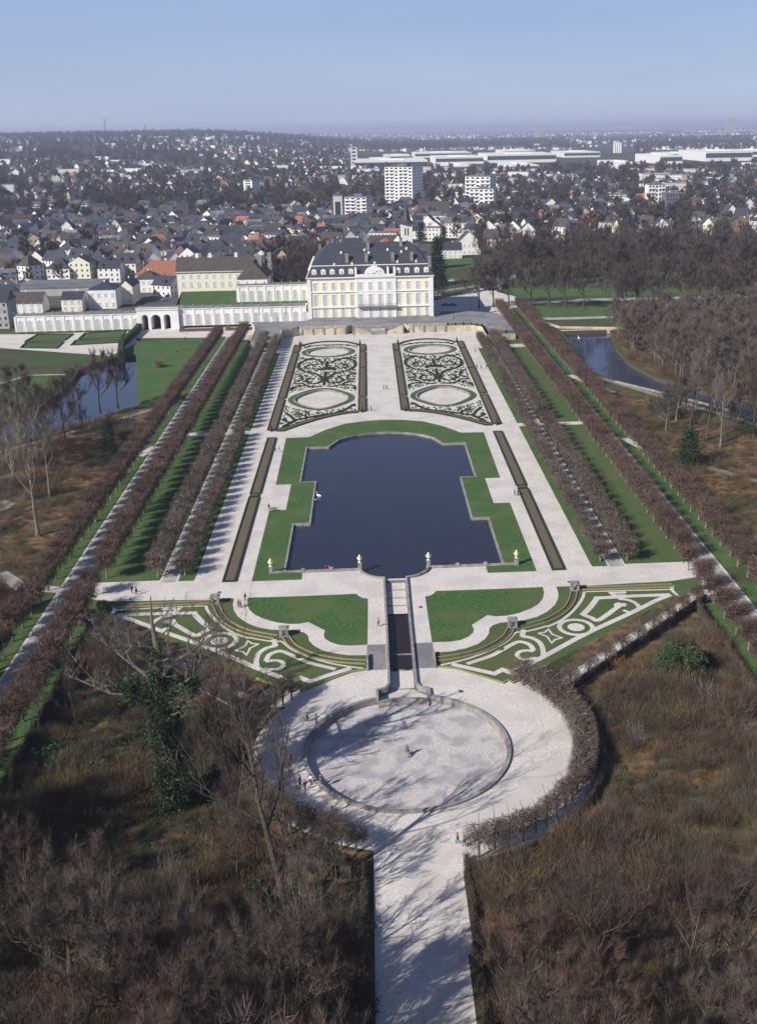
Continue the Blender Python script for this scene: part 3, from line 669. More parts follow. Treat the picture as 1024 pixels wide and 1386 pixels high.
# double garden stair in the middle of the terrace
t = thing('garden_stair', (0, 479, 0), 'double flight stone garden stair in the middle of the terrace below the palace', 'stair')
mb = MB()
for k in range(18):
    z = TZ * (k + 1) / 18
    for s in (-1, 1): mb.box(min(s * (3.5 + k * .42), s * (3.5 + (k + 1) * .42)), max(s * (3.5 + k * .42), s * (3.5 + (k + 1) * .42)), -4.6, -1.4, 0, z)
mb.build('steps', [stone], t)
mb = MB(); mb.box(-3.2, 3.2, -5.5, 3.9, 0, 1.9); mb.box(-11, 11, -1.3, 3.9, 0, TZ - .03); mb.build('landing', [stone], t)
for s in (-1, 1):
    mb = MB(); wall_mb(mb, [(s * 3.4, -4.75), (s * 11.4, -4.75)], .3, 0, .9, z1b=TZ + .9); mb.build('rail', [sandstone], t)
mb = MB(); wall_mb(mb, [(-3.2, -5.5), (3.2, -5.5)], .3, 1.9, 2.9); mb.build('rail', [sandstone], t)
for x in (-11.4, -3.4, 3.4, 11.4): mb = MB(); mb.box(x - .4, x + .4, -5.2, -4.4, 0, 4.4 if abs(x) > 5 else 3.2); mb.build('pier', [stone], t)
# windows -----------------------------------------------------------
def win_meshes(w, h, arch=False, pan=(2, 4), gl=glass, fw=.12, surround=.22):
    """frame mesh (surround+mullions) and pane mesh, facing -Y, origin at bottom centre on the wall plane"""
    fr = MB(); hw = w / 2
    fr.box(-hw - surround, -hw, -.12, 0, -.05, h - (hw if arch else 0)); fr.box(hw, hw + surround, -.12, 0, -.05, h - (hw if arch else 0))
    fr.box(-hw - surround - .08, hw + surround + .08, -.22, 0, -.25, -.05, bottom=True)
    if arch:
        n = 10; zc = h - hw
        for i in range(n):
            a, b = pi * i / n, pi * (i + 1) / n; R = hw + surround
            P = [(hw * cos(a), zc + hw * sin(a)), (R * cos(a), zc + R * sin(a)), (R * cos(b), zc + R * sin(b)), (hw * cos(b), zc + hw * sin(b))]
            fr.poly([(x, -.12, z) for x, z in P]); fr.poly([(P[1][0], -.12, P[1][1]), (P[1][0], 0, P[1][1]), (P[2][0], 0, P[2][1]), (P[2][0], -.12, P[2][1])])
            fr.poly([(P[0][0], -.12, P[0][1]), (P[3][0], -.12, P[3][1]), (P[3][0], 0, P[3][1]), (P[0][0], 0, P[0][1])])
    else: fr.box(-hw - surround - .08, hw + surround + .08, -.2, 0, h, h + .28, bottom=True)
    nx, nz = pan; top = h - (hw * .25 if arch else 0)
    for i in range(1, nx): x = -hw + w * i / nx; fr.box(x - fw / 2, x + fw / 2, -.09, -.03, 0, top)
    for i in range(1, nz): z = (h if not arch else h - hw * .3) * i / nz; fr.box(-hw, hw, -.085, -.03, z - fw / 2.4, z + fw / 2.4, bottom=True)
    fr.box(-hw, -hw + fw, -.09, -.03, 0, h - (hw if arch else 0)); fr.box(hw - fw, hw, -.09, -.03, 0, h - (hw if arch else 0))
    pn = MB()
    O = [(-hw, 0), (hw, 0)] + ([(hw * cos(pi * i / 10), h - hw + hw * sin(pi * i / 10)) for i in range(11)] if arch else [(hw, h), (-hw, h)])
    pn.poly([(x, -.03, z) for x, z in O])
    return fr.mesh('window', [frame_white]), pn.mesh('pane', [gl])
WIN = {}
def window(par, x, y, z, kind, rz=0):
    if kind not in WIN:
        WIN[kind] = win_meshes(*{'tall': (1.7, 4.6), 'main': (1.8, 5.0), 'top': (1.6, 3.3), 'arch': (2.3, 4.9, True, (4, 4)), 'arch2': (2.0, 4.6, True, (3, 4)), 'plain': (1.1, 2.0), 'farch': (1.3, 2.6, True), 'small': (1.0, 1.5, False, (2, 2))}[kind])
    fr, pn = WIN[kind]
    o = link('window', fr, par, (x, y, z), rz); link('pane', pn, o)
    return o
# palace --------------------------------------------------------------
PX0, PX1, PY = -32.8, 26.9, 500.0
pal = thing('palace', (0, PY, TZ), 'large yellow and white baroque palace with slate mansard roof above the parterres', 'palace')
D, EH = 22.0, 19.4
mb = MB(); mb.box(PX0, PX1, 0, D, 0, EH); mb.box(PX0, PX0 + 20, D, 62, 0, EH); mb.box(PX1 - 20, PX1, D, 58, 0, EH)
mb.build('wall', [yellow_wall], pal)
sx = lambda u: PX0 + (u - 100) / 845 * (PX1 - PX0)
mb = MB(); mb.box(sx(432), sx(688), -.35, 0, 0, EH + .02); mb.build('centre_wall', [white_wall], pal)
for a, b in ((97, 112), (932, 948), (424, 436), (620, 632), (684, 696), (112, 122), (922, 932)):
    mb = MB(); mb.box(sx(a), sx(b), -.5, 0, 0, EH); mb.build('pilaster', [white_wall], pal)
mb = MB(); mb.box(PX0 - .3, PX1 + .3, -.6, .1, 5.3, 5.8, bottom=True); mb.build('string_course', [white_wall], pal)
mb = MB(); mb.box(PX0 - .2, PX1 + .2, -.52, .1, 12.7, 13.0, bottom=True); mb.build('string_course', [white_wall], pal)
mb = MB(); mb.box(PX0 - .6, PX1 + .6, -.9, D + .6, EH, EH + .5, bottom=True); mb.box(PX0 - .6, PX0 + 20.6, D + .6, 62.6, EH, EH + .5); mb.box(PX1 - 20.6, PX1 + .6, D + .6, 58.6, EH, EH + .5); mb.build('cornice', [white_wall], pal)
mb = MB(); mb.box(PX0 - .1, PX1 + .1, -.3, 0, 0, .7); mb.build('plinth', [stone], pal)
mb = MB()
z0, z1 = EH + .5, EH + 5.6
mb.frustum(PX0 - .2, PX1 + .2, -.4, D + .3, z0, z1, 2.3, 2.6, 0, 2.3, 2.0)
mb.frustum(PX0 + 1.9, PX1 - 1.9, 2.0, D - 1.4, z1 + .12, z1 + 9.8, 8.5, 8.6, 0, 8.0, 8.4)
mb.frustum(PX0 - .2, PX0 + 20, D - 2, 62, z0, z1, 2.3, 2, 0, 2.3, 2.3); mb.frustum(PX0 + 1.9, PX0 + 17.9, D - 8, 60, z1 + .1, z1 + 6.0, 7.4, 0, 0, 7.4, 7)
mb.frustum(PX1 - 20, PX1 + .2, D - 2, 58, z0, z1, 2.3, 2, 0, 2.3, 2.3); mb.frustum(PX1 - 17.9, PX1 - 1.9, D - 8, 56, z1 + .1, z1 + 6.0, 7.4, 0, 0, 7.4, 7)
roof = mb.build('roof', [slate], pal)
mb = MB(); mb.box(PX0 + 1.9, PX1 - 1.9, 1.9, 2.5, z1 - .1, z1 + .28); mb.build('roof_kerb', [white_wall], roof)
for u in (150, 212, 273, 333, 397, 455, 522, 587, 650, 712, 777, 842, 905):
    window(pal, sx(u), -.36 if 432 < u < 688 else -.02, .25, 'tall'); window(pal, sx(u), -.36 if 432 < u < 688 else -.02, 6.5, 'main'); window(pal, sx(u), -.36 if 432 < u < 688 else -.02, 13.9, 'top')
for y in range(6, 60, 5):
    for z, k in ((.25, 'tall'), (6.5, 'main'), (13.9, 'top')):
        window(pal, PX0 + .02 - .05, y, z, k, radians(-90)); 
        if y < 56: window(pal, PX1 + .05, y, z, k, radians(90))
# dormers
def dormer_mesh():
    b = MB(); b.box(-1.15, 1.15, -.2, 2.2, 0, 2.5); b.poly([(-1.3, -.3, 2.5), (1.3, -.3, 2.5), (1.0, -.3, 3.0), (.4, -.3, 3.35), (-.4, -.3, 3.35), (-1.0, -.3, 3.0)])
    for i, (p, q) in enumerate((((1.3, 2.5), (1.0, 3.0)), ((1.0, 3.0), (.4, 3.35)), ((.4, 3.35), (-.4, 3.35)), ((-.4, 3.35), (-1.0, 3.0)), ((-1.0, 3.0), (-1.3, 2.5)))):
        b.poly([(p[0], -.3, p[1]), (p[0], 2.2, p[1]), (q[0], 2.2, q[1]), (q[0], -.3, q[1])])
    return b.mesh('dormer', [white_wall])
dme2 = dormer_mesh(); dpn = MB(); dpn.box(-.6, .6, -.28, -.2, .35, 2.2, bottom=True); dpn = dpn.mesh('pane', [glass])
dfr = MB(); dfr.box(-.06, .06, -.33, -.28, .35, 2.2); dfr.box(-.6, .6, -.33, -.281, 1.2, 1.32); dfr = dfr.mesh('glazing_bars', [frame_white])
def dormer(x, y, z, rz=0):
    d = link('dormer', dme2, pal, (x, y, z), rz); link('pane', dpn, d); link('glazing_bars', dfr, d)
for u in (148, 210, 270, 333, 395, 712, 773, 840, 903): dormer(sx(u), .5, EH + .9)
for y in range(5, 60, 5):
    dormer(PX0 + .7, y, EH + .9, radians(-90))
    if y < 56: dormer(PX1 - .7, y, EH + .9, radians(90))
# oval roof lights on the upper slope
ob = MB(); ob.lathe((0, 0, 0), [(.55, -.1), (.6, .25), (.45, .45)], 10); ob.box(-.5, .5, -.35, 1.2, -.6, .5); ob.lathe((0, -.1, .4), [(.5, 0), (.3, .3), (.05, .5)], 8); ome = ob.mesh('roof_light', [white_wall])
def onslope(u, v):            # crop px -> point on the front upper slope
    px, py = 400 + u / 5.12, 290 + v / 5.12
    best = None
    for i in range(200):
        yy = 2.0 + i * .045; zz = z1 + .12 + (yy - 2.0) / 8.6 * 9.68
        X, Z = xz(px, py, PY + yy)
        if best is None or abs(Z - TZ - zz) < best[0]: best = (abs(Z - TZ - zz), X, yy, zz)
    return best[1:]
for u, v in ((268, 350), (392, 346), (548, 338), (705, 332), (835, 327), (477, 250), (507, 268), (637, 247), (768, 240), (732, 262), (315, 268)):
    x, y, z = onslope(u, v); link('roof_light', ome, pal, (x, y, z))
cb = MB(); cb.box(-.75, .75, -.6, .6, -2.2, 3.4); cb.box(-.9, .9, -.75, .75, 3.0, 3.5); cme = cb.mesh('chimney', [stone])
for u, v in ((355, 325), (490, 322), (672, 315), (803, 312), (500, 236), (728, 212), (925, 380)):
    x, y, z = onslope(u, v); link('chimney', cme, pal, (x, y, z))
for x, y, z in ((PX0 + 9, 40, z1 + 4.5), (PX0 + 11, 46, z1 + 4.5), (PX0 + 4, 58, z1 + 1)): link('chimney', cme, pal, (x, y, z))
# central gable with relief
mb = MB(); X0, X1 = sx(485), sx(622); xm = (X0 + X1) / 2; W2 = (X1 - X0) / 2
for i in range(14):
    a, b = pi * i / 14, pi * (i + 1) / 14
    P = [(xm + W2 * cos(a), EH + 1.6 + 3.6 * sin(a)), (xm + W2 * cos(b), EH + 1.6 + 3.6 * sin(b))]
    mb.poly([(xm, -.85, EH + 1.6), (P[0][0], -.85, P[0][1]), (P[1][0], -.85, P[1][1])][::1]); mb.poly([(P[0][0], -.85, P[0][1]), (P[0][0], 2.5, P[0][1]), (P[1][0], 2.5, P[1][1]), (P[1][0], -.85, P[1][1])])
mb.box(sx(432), sx(690), -1.0, 1.4, EH + .45, EH + 1.6)
mb.build('pediment', [white_wall], pal)
mb = MB(); rr = random.Random(5)
for i in range(26):
    a = pi * rr.random(); r = rr.random() * .8; x = xm + W2 * r * cos(a); z = EH + 1.9 + 2.9 * r * sin(a); q = rr.uniform(.15, .4)
    mb.box(x - q, x + q, -1.05, -.84, z - q, z + q, bottom=True)
for x, h in ((xm - .9, 1.4), (xm, 2.2), (xm + .9, 1.4), (X0 + 1.6, 1.2), (X1 - 1.6, 1.2)): mb.lathe((x, -.3, EH + 4.6 if abs(x - xm) < 2 else EH + 2.9), [(.55, 0), (.4, h * .4), (.5, h * .6), (.2, h * .8), (.25, h)], 7)
mb.build('sculpture', [white_wall], pal)
for u in (420, 636, 680): mb = MB(); mb.box(sx(u), sx(u) + 1.0, -.9, .6, EH + .5, EH + 4.2); mb.lathe((sx(u) + .5, -.2, EH + 4.2), [(.4, 0), (.5, .4), (.2, .9)], 8); mb.build('attic_pier', [white_wall], pal)
mb = MB(); mb.box(sx(432), sx(700), -2.2, -.3, 5.6, 5.9, bottom=True)
mb.build('balcony', [stone], pal)
mb = MB()
for x in [sx(432) + i * .45 for i in range(42)]: mb.box(x - .04, x + .04, -2.15, -2.08, 5.9, 6.9)
mb.box(sx(432), sx(700), -2.2, -2.05, 6.9, 7.0, bottom=True); mb.build('balcony_rail', [asphalt], pal)
mb = MB(); mb.box(sx(110), sx(960), -5.2, -.6, 0, .35); tag(mb.build('palace_step', [paving], loc=(0, PY, TZ)), 'low broad grey step in front of the palace garden front', 'step')
# ---------------------------------------------------------------- arcaded gallery wall
def bal_mb(mb, x0, x1, y, z, h=.9):
    mb.box(x0, x1, y - .15, y + .15, z + h - .2, z + h); n = int((x1 - x0) / .5)
    for i in range(n): x = x0 + (i + .5) * (x1 - x0) / n; mb.box(x - .1, x + .1, y - .1, y + .1, z, z + h - .2)
def gallery(name, x0, x1, y, z0, h, depth, xs, kind, label, ww, bz=.9):
    t = thing(name, ((x0 + x1) / 2, y, z0), label, 'gallery'); cx = t.location.x
    mb = MB(); mb.box(x0 - cx, x1 - cx, 0, depth, 0, h); mb.build('wall', [white_wall], t)
    mb = MB(); mb.box(x0 - cx - .2, x1 - cx + .2, -.35, depth + .2, h, h + .35, bottom=True); mb.build('cornice', [white_wall], t)
    mb = MB(); mb.box(x0 - cx + .4, x1 - cx - .4, .5, depth - .4, h + .3, h + .42); mb.build('flat_roof', [greyroof], t)
    mb = MB(); bal_mb(mb, x0 - cx, x1 - cx, -.05, h + .35); mb.build('balustrade', [stone], t)
    n = len(xs); st = (xs[-1] - xs[0]) / (n - 1)
    for i in range(n + 1):
        x = xs[0] + (i - .5) * st - cx
        mb = MB(); mb.box(x - .45, x + .45, -.22, 0, 0, h); mb.build('pilaster', [white_wall], t)
        mb = MB(); mb.lathe((x, 0, h + 1.2), [(.3, 0), (.2, .2), (.4, .6), (.3, .9), (.1, 1.2)], 8); mb.build('finial', [stone], t)
    for x in xs: window(t, x - cx, -.02, bz, kind)
    return t
gx = lambda u, v, f, ox, oy: xz(ox + u / f, oy + v / f, 502)[0]
XL = [gx(u, 340, 4.267, 0, 360) for u in (120, 175, 230, 286, 340, 397, 452, 508, 565, 620, 675, 730, 788)]
XR = [gx(u, 470, 4.655, 220, 330) for u in (108, 165, 226, 287, 347, 408, 470, 531, 592, 655, 716, 777, 838, 900)]
gallery('arcade_gallery', -171.5, -114.6, 502, -.3, 7.7, 8, XL, 'arch', 'long white arcaded gallery with thirteen arched windows at the far left', 2.3)
g2 = gallery('orangery', -95.5, -34.2, 502, 1.2, 8.0, 8, XR, 'arch', 'long white arcaded orangery between the gateway and the palace', 2.3, bz=.7)
# gateway with three dark arches
gt = thing('gateway', (-105, 500.5, 0), 'white gateway pavilion with three dark archways in the gallery', 'gateway')
mb = MB(); xs = [xz(840 / 4.267, 440, 500.5)[0], xz(903 / 4.267, 440, 500.5)[0], xz(968 / 4.267, 440, 500.5)[0]]; ws = [1.5, 2.3, 1.6]
ed = [-114.4] + sum([[x - w, x + w] for x, w in zip(xs, ws)], []) + [-94.8]
for i in range(0, 8, 2): mb.box(ed[i] + 105, ed[i + 1] + 105, 0, 9.5, 0, 7.2)
mb.box(ed[0] + 105, ed[-1] + 105, 0.02, 9.5, 7.2, 9.4, bottom=True)
for x, w in zip(xs, ws):
    for k in range(8):
        a, b = pi * k / 8, pi * (k + 1) / 8; zc = 7.2 - w * .98
        mb.poly([(x + 105 + w * cos(a), 0, zc + w * .95 * sin(a)), (x + 105 + w * cos(b), 0, zc + w * .95 * sin(b)), (x + 105 + w * cos(b), 0, 7.21), (x + 105 + w * cos(a), 0, 7.21)])
mb.build('wall', [white_wall], gt)
mb = MB(); mb.box(-9.7, 10.5, -.4, 9.8, 9.4, 9.8, bottom=True); bal_mb(mb, -9.7, 10.5, -.2, 9.8); mb.build('cornice', [white_wall], gt)
mb = MB(); mb.box(-9.3, 10.1, .5, 9.4, 9.8, 9.95); mb.build('flat_roof', [greyroof], gt)
mb = MB(); mb.box(-9.3, 10.1, 9.3, 9.4, 0, 7.1); mb.build('gate_leaves', [asphalt], gt)
# raised green court behind, second gallery, pavilion and yellow wing
region('court_lawn', [[(-98, 511), (-34, 511), (-34, 524), (-98, 524)]], 8.6, lawn)
region('court_lawn', [[(-98, 524), (-70, 524), (-68, 566), (-104, 566)]], 8.4, lawn)
mb = MB(); skirt([(-98, 510.5), (-34, 510.5), (-34, 566), (-104, 566)], 0, 8.38); tag(mb.build('court_retaining_wall', [stone]), 'retaining wall under the raised green court behind the orangery', 'wall')
XU = [xz(220 + u / 4.655, 398, 524)[0] for u in (510, 560, 616, 671, 727, 781, 835, 890)]
gallery('upper_gallery', -69.6, -33.2, 524, 8.5, 7.9, 9, XU, 'arch2', 'upper white gallery with eight arched windows, set back above the orangery', 2)
t = thing('pavilion', (-60, 526, 8.5), 'small white pavilion with steep dark hipped roof on the left end of the upper gallery', 'pavilion')
mb = MB(); mb.box(-9.2, 5.5, 3, 22, 0, 11); mb.build('wall', [white_wall], t)
mb = MB(); mb.frustum(-9.8, 6.1, 2.4, 34, 11, 18.5, 7.9, 8, 0, 7.9, 8); rf = mb.build('roof', [slate2], t)
for x, y in ((-1, 24), (1, 16), (5, 27)): mb = MB(); mb.box(x - 1, x + 1, y - .8, y + .8, 12, 21); mb.build('chimney', [stone], rf)
mb = MB(); mb.box(-9.2, 5.5, 22, 34, 0, 11); mb.build('rear_wall', [stone], t)
t = thing('yellow_wing', (-84, 570, 8.0), 'long pale yellow wing with dark roof and two rows of windows behind the green court', 'building')
mb = MB(); mb.box(-22.5, 24, 0, 13, -8, 10.4); mb.build('wall', [cream_wall], t)
mb = MB(); mb.gable(-22.5, 24, 0, 13, 10.5, 17.5, .6, 0); rf = mb.build('roof', [slate2], t)
mb = MB(); mb.box(-22.9, 24.3, -.4, 0, 9.8, 10.35, bottom=True); mb.build('cornice', [white_wall], t)
for x in (-12, -5, 9, 22): mb = MB(); mb.box(x - .8, x + .8, 6, 7.4, 16, 19.3); mb.build('chimney', [white_wall], rf)
for i in range(11):
    x = -19.5 + i * 4.15; window(t, x, -.02, 7.0, 'small'); window(t, x, -.02, 2.2, 'farch')
# hedges in front of the orangery
for x0, x1, l in ((-93, -76.5, 'left'), (-71.5, -49, 'right')):
    mb = MB(); wall_mb(mb, [(x0, 500.2), (x0, 493.5), (x1, 493.5)], 1.2, 0, 1.3); tag(mb.build('clipped_hedge', [twig_red]), f"{l} low brown hedge in front of the orangery", 'hedge')
    region('park_lawn', [rect(x0 + .6, x1, 494, 501)], .07, lawn)
# left flower garden in front of the gallery
Q = lambda *P: [at(u / 4.267, 360 + v / 4.267) for u, v in P]
region('gravel_walk', [Q((-60, 395), (200, 395), (740, 375), (800, 440), (640, 520), (-60, 470))], .05, gravel)
for i, P in enumerate((Q((145, 440), (215, 400), (425, 395), (375, 432)), Q((120, 475), (150, 447), (370, 440), (330, 478)), Q((455, 425), (490, 392), (730, 372), (700, 420)), Q((410, 460), (440, 432), (690, 428), (680, 445)), Q((-30, 385), (740, 365), (740, 372), (-30, 394)))):
    region('park_lawn', [P], .07 + i * .004, lawn_soft)
    if i < 4:
        c = (sum(p[0] for p in P) / 4, sum(p[1] for p in P) / 4)
        region('park_lawn', [[(c[0] + (p[0] - c[0]) * .6, c[1] + (p[1] - c[1]) * .5) for p in P]], .09, lawn)
        mb = MB(); wall_mb(mb, P, .4, 0, .5, True); tag(mb.build('low_hedge', [box_green]), f"low dark box edging round the {nth(i + 1)} small flower garden bed before the gallery", 'hedge')
mb = MB(); wall_mb(mb, [at(*p) for p in [(163, 495), (165, 470), (185, 452), (192, 443)]], 2.2, 0, 3.2)
tag(mb.build('ivy_wall', [box_green]), 'tall dark overgrown garden wall left of the gateway forecourt', 'wall')
# stepped block and flagpoles at the left terrace end
for i, (px, py) in enumerate(((351, 436), (367, 438), (387, 436))):
    x, y = at(px, py, TZ); t = thing('flagpole', (x, y, TZ), f"{nth(i + 1)} white flagpole from the left on the palace terrace", 'flagpole', 'flagpoles on the terrace')
    mb = MB(); mb.tube((0, 0, 0), (0, 0, 8.5), .09, .05, 6); mb.build('pole', [frame_white], t)
    mb = MB(); mb.poly([(.06, 0, 8.2), (.06, 0, 3.5), (.5, .3, 3.2), (.45, .2, 8.0)]); mb.poly([(.06, .05, 3.5), (.06, .05, 8.2), (.45, .25, 8.0), (.5, .35, 3.2)]); mb.build('banner', [frame_white], t)
mb = MB(); mb.box(-54.6, -50.4, 447, 470, TZ, TZ + 1.1); tag(mb.build('terrace_block', [stone_dark]), 'low dark rectangular parapet block on the left end of the terrace', 'parapet')
mb = MB(); wall_mb(mb, [(49.5, 475), (49.5, 466), (58, 466)], .8, TZ, TZ + 1.2); tag(mb.build('terrace_block', [stone]), 'angled stone parapet on the right end of the terrace', 'parapet')
# forecourt wall right of the palace, moat wall
mb = MB(); wall_mb(mb, [at(*p) for p in [(648, 390), (672, 386), (678, 392)]], 1.2, 0, 4.5); tag(mb.build('forecourt_wall', [stone]), 'short stone wall at the back of the forecourt right of the palace', 'wall')
mb = MB(); wall_mb(mb, [(77, 499), (84.5, 478), (113, 472)], 1.0, -1.6, .9); tag(mb.build('moat_wall', [sandstone]), 'stone wall at the head of the moat on the right', 'wall')
mb = MB(); mb.box(84, 112, 471.2, 471.9, -2, .4); tag(mb.build('moat_wall', [sandstone]), 'mossy stone front closing the far end of the right moat', 'wall')
mb = MB(); wall_mb(mb, [(85.5, 369), (101, 345.5), (113, 325)], .8, -1.8, .6); tag(mb.build('moat_wall', [stone]), 'low stone wall between the right moat and the gravel path', 'wall')
# ================================================================ TREES: generators
def ortho(d):
    a = d.orthogonal().normalized(); return a, d.cross(a)
def twig(mb, p, d, L, w, rnd, mi=0):
    a, b = ortho(d); t = rnd.random() * 6.28; s = (a * cos(t) + b * sin(t)) * w * .5
    e = p + d * L
    mb.v += [tuple(p - s), tuple(p + s), tuple(e)]; n = len(mb.v); mb.f.append((n - 3, n - 2, n - 1)); mb.m.append(mi)
def jitter(d, k, rnd, up=0.0):
    v = d + Vector((rnd.gauss(0, k), rnd.gauss(0, k), rnd.gauss(0, k) + up)); return v.normalized()
def bare_tree(seed, H=15, trunk=.3, spread=.62, levels=4, r0=.32, ntw=9, tl=1.3, tw=.05, up=.12, kids=(7, 5, 4), lean=0.0, crown_mat=twig_wood, bark_m=bark, first=.32):
    rnd = random.Random(seed); T = MB(); Cw = MB()
    top = H * .95
    pts = []; p = Vector((0, 0, 0)); d = Vector((lean, 0, 1)).normalized(); nseg = 7
    for i in range(nseg + 1):
        pts.append(p.copy()); p = p + d * (top / nseg); d = jitter(d, .05, rnd, .05)
    rad = lambda t: r0 * (1 - t) ** .8 + .03
    for i in range(nseg): T.tube(pts[i], pts[i + 1], rad(i / nseg) * (1.35 if i == 0 else 1), rad((i + 1) / nseg), 6)
    def grow(p, d, L, r, lev):
        n = 3; q = p; segs = [p]
        for i in range(n):
            d2 = jitter(d, .10, rnd, up); e = q + d2 * (L / n)
            (T if lev <= 1 else Cw).tube(q, e, r * (1 - i / n * .6), r * (1 - (i + 1) / n * .6), 4 if lev <= 1 else 3); q = e; d = d2; segs.append(e)
        if lev >= levels - 1:
            for k in range(ntw):
                t = rnd.random(); i = min(int(t * n), n - 1); b = segs[i].lerp(segs[i + 1], t * n - i)
                twig(Cw, b, jitter(d, .55, rnd, up * 2), tl * rnd.uniform(.5, 1.2), tw, rnd)
            twig(Cw, q, d, tl, tw, rnd); return
        for k in range(kids[min(lev, len(kids) - 1)]):
            t = .25 + .75 * rnd.random(); i = min(int(t * n), n - 1); b = segs[i].lerp(segs[i + 1], t * n - i)
            grow(b, jitter(d, .5, rnd, up * 1.5), L * rnd.uniform(.42, .62), r * .5, lev + 1)
    nb = int(kids[0] * 1.8)
    for k in range(nb):
        t = first + (1 - first) * (k + rnd.random()) / nb; i = min(int(t * nseg), nseg - 1); b = pts[i].lerp(pts[i + 1], t * nseg - i)
        a = k * 2.4 + rnd.random(); sl = .35 + .75 * (t - first) / (1 - first)
        d = Vector((cos(a) * spread * 1.5, sin(a) * spread * 1.5, sl)).normalized()
        grow(b, d, H * (.42 - .24 * (t - first)) * rnd.uniform(.8, 1.15), rad(t) * .55, 1)
    return T.mesh('trunk', [bark_m]), Cw.mesh('crown', [crown_mat])
def clipped_tree(seed, H=7.2, W=4.6, z0=2.3, n=1300, m=twig_red, tw=.065, lo=.75, core=330, box=1.0):
    rnd = random.Random(seed); T = MB(); Cw = MB()
    T.tube((0, 0, 0), (.05, 0, z0 + .6), .20, .15, 6); T.tube((.05, 0, z0 + .6), (0, 0, H * .7), .14, .05, 5)
    for k in range(11):
        a = k * 2.4; z = z0 + .2 + k * .3; L = W * .5
        b = Vector((0, 0, z)); e = Vector((cos(a) * L * .9, sin(a) * L * .9, z + .9 + rnd.random())); m1 = b.lerp(e, .5) + Vector((0, 0, .15))
        Cw.tube(b, m1, .07, .05, 3); Cw.tube(m1, e, .05, .03, 3)
    for i in range(core):
        p = Vector((rnd.uniform(-.34, .34) * W, rnd.uniform(-.40, .40) * W, z0 + (H - z0) * rnd.uniform(.15, .78)))
        twig(Cw, p, Vector((rnd.gauss(0, 1), rnd.gauss(0, 1), rnd.gauss(0, 1))).normalized(), 1.0, .30, rnd)
    for i in range(n):
        # points biased towards the clipped outside
        x, y, z = (rnd.uniform(-1, 1) for _ in range(3))
        mx = max(abs(x), abs(y), abs(z)); k = (rnd.random() ** .45) / max(mx, .01); x, y, z = x * k, y * k, z * k
        if z < -lo and rnd.random() < .5: z = -z
        q = 1 - .07 * rnd.random() - (1 - box) * .22 * (abs(x) * abs(y) + abs(z) * max(abs(x), abs(y)))
        p = Vector((x * W / 2 * q, y * W / 2 * 1.14 * q, z0 + (H - z0) * (z * q + 1) / 2))
        d = Vector((x * .6 + rnd.gauss(0, .45), y * .6 + rnd.gauss(0, .45), .55 + rnd.gauss(0, .45))).normalized()
        twig(Cw, p - d * .3, d, rnd.uniform(.35, .75), tw, rnd)
    return T.mesh('trunk', [bark_lime]), Cw.mesh('crown', [m])
def shrub_mesh(seed, R=1.6, H=2.2, n=170, m=brush, tw=.05, leaves=0, lm=None):
    rnd = random.Random(seed); Cw = MB()
    for i in range(n):
        a = rnd.random() * 6.28; r = R * rnd.random() ** .6 * .75; p = Vector((cos(a) * r, sin(a) * r, rnd.random() ** 1.3 * H * .6))
        d = Vector((cos(a) * .5 * r / R + rnd.gauss(0, .35), sin(a) * .5 * r / R + rnd.gauss(0, .35), .8 + rnd.gauss(0, .3))).normalized()
        twig(Cw, p, d, rnd.uniform(.4, 1) * H * .55, tw, rnd)
    for i in range(leaves):
        a = rnd.random() * 6.28; r = R * rnd.random() ** .5; z = H * (.15 + .8 * rnd.random() * (1 - .5 * (r / R) ** 2)); p = Vector((cos(a) * r, sin(a) * r, z))
        d = Vector((rnd.gauss(0, 1), rnd.gauss(0, 1), rnd.gauss(0, .5))).normalized(); twig(Cw, p, d, rnd.uniform(.25, .5), .28, rnd, 1)
    return Cw.mesh('shrub', [m, lm or m])
def leafy(seed, prof, n, size, m, tr=0.25, H=10, squash=1):
    """evergreen: clumped small leaf faces inside a profile r(z)"""
    rnd = random.Random(seed); Cw = MB(); T = MB(); T.tube((0, 0, 0), (0, 0, H * .9), tr, .05, 6)
    cl = [(rnd.random() ** .8, rnd.random() * 6.28, rnd.uniform(.6, 1.05)) for _ in range(150)]
    for i in range(n):
        t, a, rr = rnd.choice(cl); t = min(1, max(0, t + rnd.gauss(0, .035))); r = prof(t) * rr
        c = Vector((cos(a) * r, sin(a) * r * squash, t * H)); p = c + Vector((rnd.gauss(0, .09), rnd.gauss(0, .09), rnd.gauss(0, .05))) * H * .7
        d = Vector((cos(a) + rnd.gauss(0, .6), sin(a) + rnd.gauss(0, .6), rnd.gauss(0, .5) - .2)).normalized()
        twig(Cw, p, d, size * rnd.uniform(.6, 1.3), size * .55, rnd)
    return T.mesh('trunk', [bark]), Cw.mesh('crown', [m])
PROTO = {}
def proto(key, pair):
    PROTO[key] = pair
for i in range(5): proto(('lime', i), clipped_tree(10 + i, 7.1, 4.6, 2.6, 3400, tw=.055))
for i in range(4): proto(('inner', i), clipped_tree(30 + i, 6.0, 4.3, 1.4, 2000, twig_grey, .055))
for i in range(4): proto(('pollard', i), clipped_tree(50 + i, 5.0, 3.9, 1.9, 2400, twig_grey, .045, core=20, box=.3))
for i in range(3): proto(('ring', i), clipped_tree(60 + i, 4.6, 4.2, .9, 1900, twig_grey, .05, core=150, box=.8))
for i in range(5): proto(('wood', i), bare_tree(70 + i, 15 + i, levels=4, ntw=12, tl=1.6, tw=.036, kids=(7, 4, 4), spread=.42, up=.18, r0=.26, crown_mat=[twig_wood, twig_grey][i % 2]))
